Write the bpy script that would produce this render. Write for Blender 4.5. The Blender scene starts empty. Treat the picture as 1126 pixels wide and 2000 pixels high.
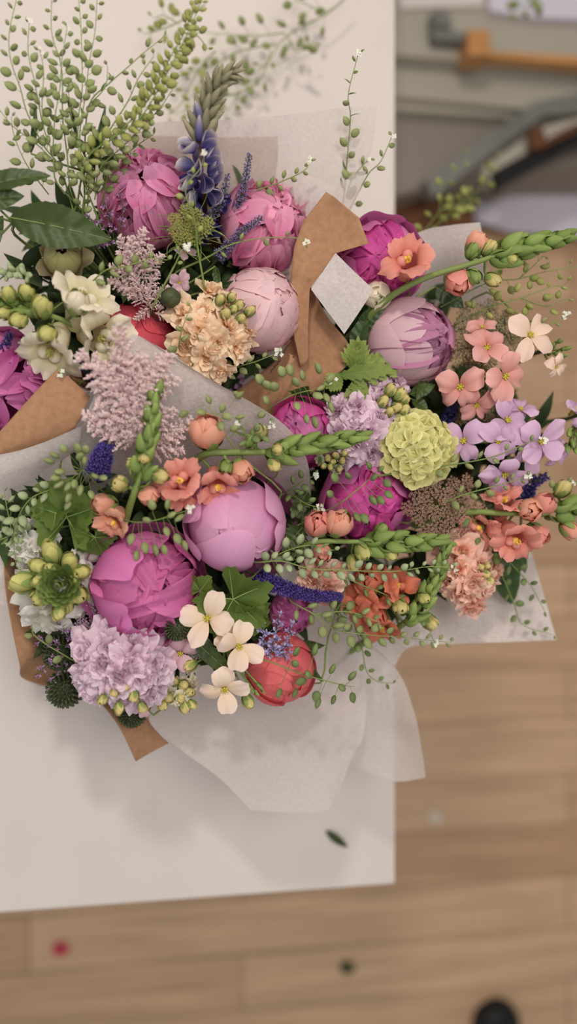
import bpy, math, random
import numpy as np
from mathutils import Vector, Matrix

# ------------------------------------------------------------------ camera, light, exposure
SC = bpy.context.scene
COL = SC.collection
FPX, CX, CY = 1500.0, 563.0, 1000.0          # focal length and centre in pixels of the 1126 x 2000 frame
TILT = math.radians(8.4)
TABLE = 0.75                                  # table top above the floor
HC = 1.05                                     # camera above the table top
CAM = Vector((-math.tan(TILT) * HC, 0, TABLE + HC))
cd = bpy.data.cameras.new('camera')
cam = bpy.data.objects.new('camera', cd)
COL.objects.link(cam)
cam.location = CAM
CAMR = Matrix.Rotation(-TILT, 3, 'Y')
cam.rotation_euler = CAMR.to_euler()
cd.sensor_width = 36
cd.lens = FPX / 2000 * 36
cd.clip_start = 0.02
cd.dof.use_dof = True
cd.dof.focus_distance = 0.785
cd.dof.aperture_fstop = 1.15
SC.camera = cam

vs = SC.view_settings
vs.view_transform = 'Standard'
vs.look = 'None'
vs.gamma = 1
vs.use_curve_mapping = False
vs.exposure = 0.0

W = bpy.data.worlds.new('room_light')
SC.world = W
W.use_nodes = True
W.node_tree.nodes['Background'].inputs[0].default_value = (1.0, 0.975, 0.95, 1)
W.node_tree.nodes['Background'].inputs[1].default_value = 0.36


def area(name, loc, target, size, power, col):
    l = bpy.data.lights.new(name, 'AREA')
    l.shape = 'DISK'
    l.size = size
    l.energy = power
    l.color = col
    o = bpy.data.objects.new(name, l)
    COL.objects.link(o)
    o.location = loc
    o.rotation_euler = (Vector(target) - Vector(loc)).to_track_quat('-Z', 'Y').to_euler()
    return o


area('ceiling_lamp', (-0.45, 1.35, 2.75), (0, -0.1, 0.8), 0.20, 18, (1.0, 0.90, 0.78))
area('overhead_fill', (0.25, 0.25, 2.9), (0, 0, 0.8), 0.9, 17.5, (1.0, 0.96, 0.92))  # added soft overhead light, gives the petals more form contrast
area('cool_fill', (-1.9, -1.6, 2.4), (0, -0.2, 0.8), 1.3, 6, (0.93, 0.95, 1.0))  # added cool fill against the warm lamp, no actual window

# ------------------------------------------------------------------ placing helpers


def ray(x, y):
    return CAMR @ Vector(((x - CX) / FPX, -(y - CY) / FPX, -1.0))


def P(x, y, h):
    """Point of the place seen at pixel (x, y), h metres above the table top."""
    d = ray(x, y)
    t = (TABLE + h - CAM.z) / d.z
    return CAM + d * t


def mpp(x, y, h):
    """Metres per pixel there."""
    d = ray(x, y)
    return (TABLE + h - CAM.z) / d.z / FPX


def V3(p):
    return Vector(p)


def lin(c):
    c = c / 255.0
    return c / 12.92 if c <= 0.04045 else ((c + 0.055) / 1.055) ** 2.4


def rgb(r, g, b, k=1.0):
    return (min(1, lin(r) * k), min(1, lin(g) * k), min(1, lin(b) * k), 1)


R = random.Random(7)

# ------------------------------------------------------------------ materials
MATS = {}


def mat_petal(name, base, tip, trans=0.3, rough=0.55, var=0.12, spots=None, power=1.0, bump=0.15, k=1.12, spec=0.25):
    """Petal or leaf skin: base and tip colours of the tissue, small tone differences petal to petal."""
    if name in MATS:
        return MATS[name]
    m = bpy.data.materials.new(name)
    m.use_nodes = True
    nt = m.node_tree
    N = nt.nodes
    L = nt.links
    N.clear()
    out = N.new('ShaderNodeOutputMaterial')
    at = N.new('ShaderNodeAttribute')
    at.attribute_name = 'pt'
    sep = N.new('ShaderNodeSeparateColor')
    L.new(at.outputs['Color'], sep.inputs[0])
    pw = N.new('ShaderNodeMath')
    pw.operation = 'POWER'
    pw.inputs[1].default_value = power
    L.new(sep.outputs[0], pw.inputs[0])
    mix = N.new('ShaderNodeMix')
    mix.data_type = 'RGBA'
    soft = 0.14
    base = [c + (max(base) - c) * soft for c in base]
    tip = [c + (max(tip) - c) * soft for c in tip]
    mix.inputs[6].default_value = rgb(*base, k)
    mix.inputs[7].default_value = rgb(*tip, k)
    L.new(pw.outputs[0], mix.inputs[0])
    tc = N.new('ShaderNodeTexCoord')
    nz = N.new('ShaderNodeTexNoise')
    nz.inputs['Scale'].default_value = 90
    nz.inputs['Detail'].default_value = 4
    L.new(tc.outputs['Object'], nz.inputs['Vector'])
    cb = N.new('ShaderNodeCombineXYZ')
    for i, (o, f) in enumerate(((1, 26.0), (0, 1.6), (2, 40.0))):
        mm = N.new('ShaderNodeMath')
        mm.operation = 'MULTIPLY'
        mm.inputs[1].default_value = f
        L.new(sep.outputs[o], mm.inputs[0])
        L.new(mm.outputs[0], cb.inputs[i])
    nv = N.new('ShaderNodeTexNoise')
    nv.inputs['Scale'].default_value = 1.0
    nv.inputs['Detail'].default_value = 3
    L.new(cb.outputs[0], nv.inputs['Vector'])
    # value = 1 + var*(rand-.5)*2 + var*(noise-.5)
    a1 = N.new('ShaderNodeMath')
    a1.operation = 'MULTIPLY_ADD'
    L.new(sep.outputs[2], a1.inputs[0])
    a1.inputs[1].default_value = 2 * var
    a1.inputs[2].default_value = 1 - var
    a2 = N.new('ShaderNodeMath')
    a2.operation = 'MULTIPLY_ADD'
    L.new(nv.outputs[0], a2.inputs[0])
    a2.inputs[1].default_value = 2 * var
    a2.inputs[2].default_value = 1 - var
    a3 = N.new('ShaderNodeMath')
    a3.operation = 'MULTIPLY'
    L.new(a1.outputs[0], a3.inputs[0])
    L.new(a2.outputs[0], a3.inputs[1])
    hs = N.new('ShaderNodeHueSaturation')
    L.new(a3.outputs[0], hs.inputs['Value'])
    L.new(mix.outputs[2], hs.inputs['Color'])
    col = hs.outputs[0]
    pb = N.new('ShaderNodeBsdfPrincipled')
    pb.inputs['Roughness'].default_value = rough
    pb.inputs['Specular IOR Level'].default_value = spec
    L.new(col, pb.inputs['Base Color'])
    if bump:
        bp = N.new('ShaderNodeBump')
        bp.inputs['Strength'].default_value = bump
        bp.inputs['Distance'].default_value = 0.002
        L.new(nz.outputs[0], bp.inputs['Height'])
        L.new(bp.outputs[0], pb.inputs['Normal'])
    if trans > 0:
        tr = N.new('ShaderNodeBsdfTranslucent')
        L.new(col, tr.inputs[0])
        ms = N.new('ShaderNodeMixShader')
        ms.inputs[0].default_value = trans
        L.new(pb.outputs[0], ms.inputs[1])
        L.new(tr.outputs[0], ms.inputs[2])
        L.new(ms.outputs[0], out.inputs[0])
    else:
        L.new(pb.outputs[0], out.inputs[0])
    MATS[name] = m
    return m


def mat_solid(name, c1, c2, scale=20, rough=0.6, stretch=(1, 1, 1), bump=0.1, detail=6, k=1.0, spec=0.3, coord='Object', alpha=None, trans=0.0):
    m = bpy.data.materials.new(name)
    m.use_nodes = True
    nt = m.node_tree
    N = nt.nodes
    L = nt.links
    pb = N['Principled BSDF']
    out = N['Material Output']
    tc = N.new('ShaderNodeTexCoord')
    mp = N.new('ShaderNodeMapping')
    mp.inputs['Scale'].default_value = stretch
    L.new(tc.outputs[coord], mp.inputs[0])
    nz = N.new('ShaderNodeTexNoise')
    nz.inputs['Scale'].default_value = scale
    nz.inputs['Detail'].default_value = detail
    L.new(mp.outputs[0], nz.inputs['Vector'])
    rp = N.new('ShaderNodeValToRGB')
    rp.color_ramp.elements[0].position = 0.3
    rp.color_ramp.elements[1].position = 0.7
    rp.color_ramp.elements[0].color = rgb(*c1, k)
    rp.color_ramp.elements[1].color = rgb(*c2, k)
    L.new(nz.outputs[0], rp.inputs[0])
    L.new(rp.outputs[0], pb.inputs['Base Color'])
    pb.inputs['Roughness'].default_value = rough
    pb.inputs['Specular IOR Level'].default_value = spec
    if bump:
        bp = N.new('ShaderNodeBump')
        bp.inputs['Strength'].default_value = bump
        bp.inputs['Distance'].default_value = 0.002
        L.new(nz.outputs[0], bp.inputs['Height'])
        L.new(bp.outputs[0], pb.inputs['Normal'])
    last = pb.outputs[0]
    if trans:
        tr = N.new('ShaderNodeBsdfTranslucent')
        L.new(rp.outputs[0], tr.inputs[0])
        ms = N.new('ShaderNodeMixShader')
        ms.inputs[0].default_value = trans
        L.new(last, ms.inputs[1])
        L.new(tr.outputs[0], ms.inputs[2])
        last = ms.outputs[0]
    if alpha is not None:
        tp = N.new('ShaderNodeBsdfTransparent')
        ms = N.new('ShaderNodeMixShader')
        ms.inputs[0].default_value = alpha
        L.new(tp.outputs[0], ms.inputs[1])
        L.new(last, ms.inputs[2])
        last = ms.outputs[0]
    L.new(last, out.inputs[0])
    MATS[name] = m
    return m


M = {}
M['magenta'] = mat_petal('magenta_petal', (188, 64, 142), (214, 112, 176))
M['magenta2'] = mat_petal('deep_magenta_petal', (186, 34, 124), (218, 74, 162))
M['orchid'] = mat_petal('orchid_petal', (212, 118, 176), (224, 160, 198), bump=0.05, var=0.07)
M['orchid_out'] = mat_petal('orchid_guard_petal', (182, 70, 136), (202, 108, 166), bump=0.05, var=0.08)
M['hotpink'] = mat_petal('pink_petal', (204, 96, 152), (228, 148, 188))
M['fuchsia'] = mat_petal('fuchsia_petal', (188, 60, 136), (212, 106, 166))
M['rose'] = mat_petal('rose_petal', (206, 98, 146), (232, 156, 186))
M['palepink'] = mat_petal('pale_pink_petal', (222, 168, 178), (232, 194, 198), bump=0.06, var=0.06)
M['mauvepink'] = mat_petal('mauve_pink_petal', (216, 164, 178), (224, 184, 194), bump=0.05, var=0.06)
M['mauvecore'] = mat_petal('mauve_core_petal', (164, 84, 130), (196, 128, 164))
M['coral'] = mat_petal('coral_petal', (214, 56, 74), (226, 98, 100), bump=0.05, var=0.08)
M['red'] = mat_petal('coral_red_petal', (196, 34, 66), (214, 66, 82), bump=0.05, var=0.08)
M['lilac'] = mat_petal('lilac_petal', (208, 164, 192), (232, 206, 220), var=0.08)
M['lilac2'] = mat_petal('bright_lilac_petal', (196, 150, 190), (222, 182, 214), var=0.08)
M['peach'] = mat_petal('peach_petal', (238, 188, 142), (248, 216, 182), var=0.08)
M['salmonpeach'] = mat_petal('salmon_peach_petal', (232, 162, 136), (244, 200, 178), var=0.08)
M['pinkpeach'] = mat_petal('pink_peach_petal', (218, 136, 124), (236, 172, 164), var=0.06)
M['cream'] = mat_petal('cream_peach_petal', (236, 206, 168), (244, 218, 202), var=0.05)
M['blush'] = mat_petal('blush_petal', (240, 204, 176), (244, 208, 192), var=0.05)
M['ivory'] = mat_petal('ivory_petal', (214, 206, 150), (238, 226, 204), var=0.05)
M['white'] = mat_petal('white_petal', (214, 214, 190), (232, 226, 220), var=0.05)
M['tinywhite'] = mat_petal('tiny_white_petal', (225, 228, 200), (245, 242, 235), var=0.05, bump=0)
M['yellowgreen'] = mat_petal('yellow_green_bud', (146, 152, 60), (214, 208, 120), var=0.12)
M['budyellow'] = mat_petal('pale_yellow_bud', (168, 164, 72), (222, 204, 130), var=0.10)
M['snapsalmon'] = mat_petal('salmon_snap_petal', (216, 116, 98), (230, 146, 130), var=0.10)
M['snapcoral'] = mat_petal('coral_snap_petal', (206, 88, 56), (224, 122, 92), var=0.10)
M['snappeach'] = mat_petal('peach_snap_petal', (222, 142, 106), (234, 164, 136), var=0.08)
M['lime'] = mat_petal('lime_hydrangea', (190, 184, 84), (228, 224, 150), var=0.12)
M['astilbe'] = mat_petal('astilbe_pink', (240, 188, 188), (255, 232, 228), var=0.14, bump=0)
M['astilbe2'] = mat_petal('astilbe_rose', (222, 150, 166), (246, 204, 206), var=0.14, bump=0)
M['lupin'] = mat_petal('lupin_violet', (46, 40, 100), (78, 68, 146), var=0.16, bump=0.05)
M['lupinedge'] = mat_petal('lupin_pale_edge', (92, 84, 156), (226, 214, 206), var=0.08, power=3.2, bump=0)
M['lupinbud'] = mat_petal('lupin_bud', (122, 120, 84), (172, 164, 130), var=0.2)
M['veronica'] = mat_petal('veronica_violet', (52, 36, 116), (96, 74, 168), var=0.25, bump=0)
M['lavender'] = mat_petal('dusty_lavender', (88, 80, 128), (140, 128, 170), var=0.25, bump=0)
M['bluelilac'] = mat_petal('blue_lilac', (150, 140, 200), (196, 186, 222), var=0.15, bump=0)
M['limonium'] = mat_petal('limonium_mauve', (150, 96, 160), (204, 156, 204), var=0.2, bump=0)
M['stamen'] = mat_petal('yellow_stamen', (210, 150, 30), (240, 196, 70), var=0.1, bump=0, trans=0)
M['eye'] = mat_petal('green_yellow_eye', (120, 120, 20), (206, 190, 60), var=0.1, bump=0, trans=0)
M['stem'] = mat_petal('fresh_stem', (108, 128, 60), (128, 146, 72), var=0.10, bump=0, trans=0)
M['darkstem'] = mat_petal('dark_stem', (52, 68, 34), (74, 92, 46), var=0.12, bump=0, trans=0)
M['redstem'] = mat_petal('reddish_stem', (96, 62, 58), (116, 82, 66), var=0.12, bump=0, trans=0)
M['pod'] = mat_petal('seed_pod_green', (128, 140, 78), (156, 164, 104), var=0.16, bump=0.05, trans=0.2)
M['podyellow'] = mat_petal('seed_pod_yellow_green', (142, 148, 66), (176, 178, 98), var=0.16, bump=0.05, trans=0.25)
M['poddark'] = mat_petal('seed_pod_dark_green', (98, 118, 62), (128, 146, 84), var=0.16, bump=0.05, trans=0.2)
M['snapgreen'] = mat_petal('snapdragon_green_bud', (96, 124, 48), (136, 156, 76), var=0.14, bump=0.1, trans=0.12)
M['leaf'] = mat_petal('leaf_green', (52, 70, 24), (66, 86, 32), var=0.14, bump=0.25, trans=0.18, rough=0.45, spec=0.4)
M['leafdark'] = mat_petal('leaf_dark_green', (42, 64, 28), (56, 82, 34), var=0.16, bump=0.2, trans=0.12, rough=0.45, spec=0.4)
M['leafbright'] = mat_petal('leaf_bright_green', (68, 96, 28), (98, 122, 44), var=0.14, bump=0.25, trans=0.25, rough=0.5)
M['leaflime'] = mat_petal('leaf_lime_green', (88, 116, 38), (142, 158, 68), var=0.14, bump=0.25, trans=0.25, rough=0.5)
M['leafvein'] = mat_petal('leaf_vein', (120, 146, 70), (134, 156, 86), var=0.05, bump=0, trans=0)
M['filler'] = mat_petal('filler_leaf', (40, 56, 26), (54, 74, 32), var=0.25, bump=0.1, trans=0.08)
M['sage'] = mat_petal('sage_green', (140, 158, 108), (176, 188, 140), var=0.12, bump=0.1, trans=0.2)
M['scab'] = mat_petal('dark_green_scabiosa', (44, 52, 28), (74, 82, 50), var=0.25, bump=0, trans=0)
M['olive'] = mat_petal('olive_bud', (134, 134, 82), (186, 180, 112), var=0.15, bump=0.3, trans=0.1)
M['beigebract'] = mat_petal('beige_bract', (136, 122, 84), (172, 158, 118), var=0.12, bump=0.2)
M['brownumbel'] = mat_petal('brown_umbel', (158, 118, 92), (214, 172, 150), var=0.22, bump=0)
M['tanumbel'] = mat_petal('tan_umbel', (150, 138, 98), (204, 188, 150), var=0.22, bump=0)
M['dillgreen'] = mat_petal('dill_umbel', (150, 158, 62), (198, 196, 104), var=0.18, bump=0)
M['kraft'] = mat_solid('kraft_paper', (162, 122, 92), (178, 136, 104), scale=160, rough=0.8, bump=0.15, k=1.08, spec=0.15, trans=0.1)
M['tissue'] = mat_solid('tissue_paper', (226, 218, 214), (238, 230, 226), scale=300, rough=0.75, bump=0.25, k=1.02, spec=0.15, alpha=0.74, trans=0.45)
M['tissue2'] = mat_solid('dense_tissue_paper', (216, 206, 202), (234, 226, 222), scale=300, rough=0.75, bump=0.25, k=1.0, spec=0.15, alpha=0.92, trans=0.3)
M['ink'] = mat_solid('dark_ink', (50, 40, 36), (60, 48, 44), rough=0.7, bump=0)

# ------------------------------------------------------------------ mesh tools


class MB:
    def __init__(self):
        self.v, self.f, self.c, self.n = [], [], [], 0

    def grid(self, pts, uvr=None, rnd=0.5, closed=False):
        """pts (nv, nu, 3)"""
        nv, nu = pts.shape[:2]
        self.v.append(pts.reshape(-1, 3))
        c = np.zeros((nv, nu, 4))
        c[..., 0] = np.linspace(0, 1, nv)[:, None]
        c[..., 1] = np.linspace(0, 1, nu)[None, :]
        c[..., 2] = rnd
        c[..., 3] = 1
        self.c.append(c.reshape(-1, 4))
        i = np.arange(nv * nu).reshape(nv, nu) + self.n
        if closed:
            i = np.concatenate([i, i[:, :1]], axis=1)
        q = np.stack([i[:-1, :-1], i[:-1, 1:], i[1:, 1:], i[1:, :-1]], axis=-1).reshape(-1, 4)
        self.f.append(q)
        self.n += nv * nu
        return self

    def add(self, other_v, other_f, other_c):
        self.v.append(other_v)
        self.f.append(other_f + self.n)
        self.c.append(other_c)
        self.n += len(other_v)

    def merged(self):
        return np.concatenate(self.v), np.concatenate(self.f), np.concatenate(self.c)

    def mesh(self, name):
        v, f, c = self.merged()
        me = bpy.data.meshes.new(name)
        me.from_pydata(v.tolist(), [], f.tolist())
        a = me.attributes.new('pt', 'FLOAT_COLOR', 'POINT')
        a.data.foreach_set('color', c.astype(np.float32).ravel())
        me.polygons.foreach_set('use_smooth', [True] * len(me.polygons))
        me.update()
        return me


def xf(v, m):
    m = np.array(m)
    return v @ m[:3, :3].T + m[:3, 3]


def fr(v, u, prof):
    return prof(v)


def spetal(mb, rad, phi, th0, th1, hw, nu=9, nv=10, lip=0.0, ruf=0.05, tuck=0.04, fl=6.0, rot=None, sq=1.0, tipr=0.22, rnd=None):
    """A petal hugging a sphere, from polar angle th0 to th1, half width hw (radians)."""
    v = np.linspace(0, 1, nv)[:, None]
    u = np.linspace(-1, 1, nu)[None, :]
    p1, p2, p3 = R.uniform(0, 6.3), R.uniform(0, 6.3), R.uniform(0, 6.3)
    ve = v * (1 - tipr * np.abs(u) ** 2.5 + 0.025 * np.sin(fl * u + p1))
    th = th0 + (th1 - th0) * ve
    w = hw * (0.25 + 0.75 * np.sin(np.pi / 2 * np.minimum(1, v * 1.7))) * (1 - 0.18 * v ** 4)
    al = u * w
    r = rad * (1 + lip * ve ** 3 - tuck * u ** 2 + ruf * ve ** 1.6 * (0.6 * np.sin(fl * 0.6 * u + p2) + 0.4 * np.sin(fl * 1.3 * u + p3 + 2 * v)))
    st, ct = np.sin(th), np.cos(th)
    cp, sp = math.cos(phi), math.sin(phi)
    d = np.stack([st * cp, st * sp, ct], axis=-1)
    t = np.array([-sp, cp, 0.0])
    pts = r[..., None] * (np.cos(al)[..., None] * d + np.sin(al)[..., None] * t)
    pts[..., 2] *= sq
    if rot is not None:
        pts = pts @ np.array(rot).T
    mb.grid(pts, rnd=R.random() if rnd is None else rnd)


def apetal(mb, Ln, Wd, phi, r0=0.0, z0=0.0, e0=60, curl=-60, nu=7, nv=8, cup=0.0, ruf=0.05, fl=5.0, base=0.3, tipr=0.3, point=False, off=(0, 0, 0), rot=None, twist=0.0, wide=0.55):
    """A petal on an arc: starts at radius r0 facing out along phi, elevation e0 bending by curl (degrees)."""
    v = np.linspace(0, 1, nv)[:, None]
    u = np.linspace(-1, 1, nu)[None, :]
    p1, p2 = R.uniform(0, 6.3), R.uniform(0, 6.3)
    ve = v * (1 - (0 if point else tipr) * np.abs(u) ** 2.5 + 0.03 * np.sin(fl * u + p1))
    a, c = math.radians(e0), math.radians(curl) if abs(curl) > 0.5 else math.radians(0.5)
    x = r0 + Ln * (np.sin(a + c * ve) - math.sin(a)) / c
    z = z0 + Ln * (math.cos(a) - np.cos(a + c * ve)) / c
    if point:
        w = np.sin(np.pi * np.clip(v, 0, 1) ** 0.75) ** 0.9 * (1 - base) + base * (1 - v)
    else:
        w = base + (1 - base) * np.sin(np.pi / 2 * np.minimum(1, v / wide))
    lat = Wd / 2 * w * u
    nrm = cup * u ** 2 * Wd * w + ruf * Wd * ve ** 1.5 * (0.6 * np.sin(fl * 0.7 * u + p1) + 0.4 * np.sin(fl * 1.4 * u + p2)) + twist * u * ve * Wd
    el = a + c * ve
    x = x - nrm * np.sin(el)
    z = z + nrm * np.cos(el)
    cp, sp = math.cos(phi), math.sin(phi)
    pts = np.stack([x * cp - lat * sp, x * sp + lat * cp, z + 0 * lat], axis=-1)
    if rot is not None:
        pts = pts @ np.array(rot).T
    pts = pts + np.array(off)
    mb.grid(pts, rnd=R.random())


def blob(mb, ctr, axis, rl, rw, rw2=None, ns=8, nr=6, tip=0.0):
    """Ovoid; tip > 0 draws its end out to a point."""
    rw2 = rw if rw2 is None else rw2
    ax = Vector(axis).normalized()
    q = ax.to_track_quat('Z', 'Y').to_matrix()
    v = np.linspace(0, 1, nr + 1)[:, None]
    th = np.pi * (1 - v)
    ph = np.linspace(0, 2 * np.pi, ns, endpoint=False)[None, :]
    s = np.sin(th) * (1 - tip * v ** 2) + 1e-4
    z = np.cos(th) * rl
    z = z + tip * rl * 0.6 * np.maximum(0, v - 0.6) / 0.4
    pts = np.stack([s * np.cos(ph) * rw, s * np.sin(ph) * rw2, z + 0 * ph], axis=-1)
    pts = pts @ np.array(q).T + np.array(ctr)
    mb.grid(pts, rnd=R.random(), closed=True)


def tube(mb, pts, r0, r1=None, n=6):
    r1 = r0 if r1 is None else r1
    pts = [Vector(p) for p in pts]
    k = len(pts)
    ring = []
    up = Vector((0.3, 0.5, 0.8)).normalized()
    for i, p in enumerate(pts):
        t = (pts[min(i + 1, k - 1)] - pts[max(i - 1, 0)])
        if t.length < 1e-9:
            t = Vector((0, 0, 1))
        t.normalize()
        a = t.cross(up)
        if a.length < 1e-3:
            a = t.cross(Vector((1, 0, 0)))
        a.normalize()
        b = t.cross(a)
        r = r0 + (r1 - r0) * i / max(1, k - 1)
        ring.append([[*(p + a * (r * math.cos(2 * math.pi * j / n)) + b * (r * math.sin(2 * math.pi * j / n)))] for j in range(n)])
    mb.grid(np.array(ring), rnd=R.random(), closed=True)


def smooth(pts, k=6):
    """Catmull-Rom through points."""
    p = [Vector(a) for a in pts]
    if len(p) < 3:
        return [p[0].lerp(p[-1], i / k) for i in range(k + 1)]
    p = [p[0] * 2 - p[1]] + p + [p[-1] * 2 - p[-2]]
    out = []
    for i in range(1, len(p) - 2):
        for j in range(k):
            t = j / k
            a, b, c, d = p[i - 1], p[i], p[i + 1], p[i + 2]
            out.append(0.5 * ((2 * b) + (c - a) * t + (2 * a - 5 * b + 4 * c - d) * t * t + (3 * b - a - 3 * c + d) * t ** 3))
    out.append(p[-2])
    return out


def along(path, t):
    """Point and tangent at fraction t of a polyline's length."""
    d = [(path[i + 1] - path[i]).length for i in range(len(path) - 1)]
    s = t * sum(d)
    for i, l in enumerate(d):
        if s <= l or i == len(d) - 1:
            q = min(1, s / max(l, 1e-9))
            return path[i].lerp(path[i + 1], q), (path[i + 1] - path[i]).normalized()
        s -= l


def frame(pos, axis, s=1.0, spin=0.0):
    q = Vector(axis).normalized().to_track_quat('Z', 'Y').to_matrix() @ Matrix.Rotation(spin, 3, 'Z')
    m = q.to_4x4() @ Matrix.Diagonal((s, s, s, 1))
    m.translation = Vector(pos)
    return m


# ------------------------------------------------------------------ things and parts
WM = {}


def props(o, label, cat, group=None, kind=None):
    if label:
        o['label'] = label
    if cat:
        o['category'] = cat
    if group:
        o['group'] = group
    if kind:
        o['kind'] = kind


def thing(name, label, cat, pos, group=None):
    o = bpy.data.objects.new(name, None)
    o.empty_display_size = 0.02
    COL.objects.link(o)
    o.location = pos
    WM[o.name] = Matrix.Translation(Vector(pos))
    props(o, label, cat, group)
    return o


def part(par, name, me, mat, mw=None, label=None):
    """A mesh under par; mw is its matrix in the place (identity when the mesh is already there)."""
    mw = Matrix.Identity(4) if mw is None else mw
    o = bpy.data.objects.new(name, me)
    COL.objects.link(o)
    if not me.materials:
        me.materials.append(mat)
    if me.materials[0] is not mat:
        o.material_slots[0].link = 'OBJECT'
        o.material_slots[0].material = mat
    o.parent = par
    o.matrix_basis = WM[par.name].inverted() @ mw
    WM[o.name] = mw.copy()
    if label:
        o['label'] = label
    return o


def build(par, name, mb, mat, mw=None, label=None):
    return part(par, name, mb.mesh(name), mat, mw, label)


def single(name, mb, mat, label, cat, group=None, kind=None, solid=None):
    o = bpy.data.objects.new(name, mb.mesh(name))
    COL.objects.link(o)
    o.data.materials.append(mat)
    props(o, label, cat, group, kind)
    return o


# ------------------------------------------------------------------ unit meshes (radius 1, facing +Z)
LIB = {}


def lib(key, fn, nvar=1):
    """One of nvar cached variants."""
    i = R.randrange(nvar)
    if (key, i) not in LIB:
        mb = MB()
        fn(mb)
        LIB[(key, i)] = mb.mesh(key)
    return LIB[(key, i)]


def lean(deg):
    a = R.uniform(0, 6.3)
    return Matrix.Rotation(math.radians(R.uniform(.3, 1) * deg), 3, Vector((math.cos(a), math.sin(a), 0)))


def rotm(ax, deg):
    return Matrix.Rotation(math.radians(deg), 3, ax)


def f_bud_guard(mb):           # closed globe: broad overlapping petals
    for k in range(5):
        spetal(mb, 0.93 - 0.006 * k, k * 1.257 + R.uniform(-.25, .25), 3.0, R.uniform(.0, .40), R.uniform(.85, 1.15), 13, 14, lip=-0.03, ruf=0.02, tuck=0.05, fl=5, rot=lean(12))
    for k in range(5):
        spetal(mb, 0.97 - 0.004 * k, k * 1.257 + .6 + R.uniform(-.3, .3), 3.0, R.uniform(.25, .75), R.uniform(.7, 1.0), 13, 14, lip=0.0, ruf=0.025, tuck=0.04, fl=5, rot=lean(10))
    for k in range(4):
        spetal(mb, 1.01, k * 1.57 + .5 + R.uniform(-.25, .25), 3.0, R.uniform(.65, 1.15), 0.9, 13, 14, lip=0.03, ruf=0.02, tuck=0.02, fl=5)


def f_bud_core(mb):
    for k in range(22):
        spetal(mb, R.uniform(.72, .9), R.uniform(0, 6.3), 2.2, R.uniform(-.1, .35), .45, 9, 9, lip=.05, ruf=.08, tuck=-.02, fl=8, rot=lean(18))


def f_globe_guard(mb):         # many small overlapping petals, tight round head
    for k in range(34):
        q = (k + .5) / 34
        spetal(mb, .93 + .07 * q, k * 2.39996 + R.uniform(-.2, .2), 3.0, .05 + 1.25 * q ** .8 + R.uniform(-.1, .1), R.uniform(.42, .62), 9, 12, lip=R.uniform(-.01, .035), ruf=.035, tuck=R.uniform(-.03, .05), fl=6, rot=lean(10))


def f_globe_core(mb):
    for k in range(14):
        spetal(mb, R.uniform(.78, .92), R.uniform(0, 6.3), 2.0, R.uniform(-.1, .3), .35, 9, 9, lip=.03, ruf=.08, tuck=.0, fl=8, rot=lean(14))


def f_smooth_guard(mb):        # one great smooth petal folded over the front
    spetal(mb, 1.03, math.radians(-105), 2.9, -.30, .80, 17, 19, lip=-.02, ruf=.008, tuck=.05, fl=3, tipr=.3, rnd=.6)
    for a, t1 in ((70, .2), (130, .35), (185, .3), (20, .35)):
        spetal(mb, .96, math.radians(a), 2.9, t1, .85, 13, 14, lip=.0, ruf=.02, tuck=.03, fl=4)
    for a, t1 in ((5, .75), (-30, .95), (40, .85), (-150, .8), (160, .9)):
        spetal(mb, 1.05, math.radians(a), 3.0, t1, .5, 11, 13, lip=.05, ruf=.025, tuck=-.02, fl=4)


def f_cup_guard(mb):           # smooth cup left open round a ruffled core
    for k in range(5):
        spetal(mb, .98, k * 1.257 + R.uniform(-.15, .15), 3.0, R.uniform(.52, .70), 1.0, 13, 14, lip=-.05, ruf=.02, tuck=.03, fl=5)
    for k in range(4):
        spetal(mb, 1.02, k * 1.57 + .5 + R.uniform(-.2, .2), 3.0, R.uniform(.8, 1.2), .95, 13, 14, lip=.0, ruf=.015, tuck=.02, fl=4)


def f_cup_core(mb):
    for k in range(40):
        spetal(mb, R.uniform(.72, .93), R.uniform(0, 6.3), 2.0, R.uniform(-.1, .5), R.uniform(.2, .36), 9, 9, lip=R.uniform(-.04, .08), ruf=.14, tuck=R.uniform(-.2, .05), fl=9, rot=lean(20))


def f_ruf_guard(mb):
    for k in range(8):
        spetal(mb, 1.0, k * .785 + R.uniform(-.2, .2), 3.0, R.uniform(1.1, 1.5), 0.7, 11, 11, lip=.14, ruf=.06, tuck=.0, fl=6, rot=lean(8))
    for k in range(8):
        spetal(mb, .96, k * .785 + .4 + R.uniform(-.2, .2), 3.0, R.uniform(.8, 1.2), 0.5, 11, 11, lip=.08, ruf=.08, tuck=-.02, fl=7, rot=lean(12))


def f_ruf_core(mb):
    for k in range(84):
        t1 = 0.02 + 1.2 * (k / 84)
        spetal(mb, R.uniform(.80, .99), R.uniform(0, 6.3), min(2.4, t1 + R.uniform(.7, 1.2)), t1, R.uniform(.16, .32), 8, 8, lip=R.uniform(-.06, .12), ruf=.12, tuck=R.uniform(-.25, .08), fl=9, rot=lean(16))


def f_open_guard(mb):
    for k in range(6):
        spetal(mb, 1.05, k * 1.047 + R.uniform(-.2, .2), 3.0, R.uniform(1.0, 1.4), R.uniform(.55, .75), 13, 13, lip=.16, ruf=.05, tuck=-.06, fl=5, rot=lean(8))
    for k in range(7):
        spetal(mb, .98, k * .9 + .5 + R.uniform(-.25, .25), 3.0, R.uniform(.55, 1.0), R.uniform(.45, .66), 13, 13, lip=.05, ruf=.05, tuck=-.04, fl=6, rot=lean(14))


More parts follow.
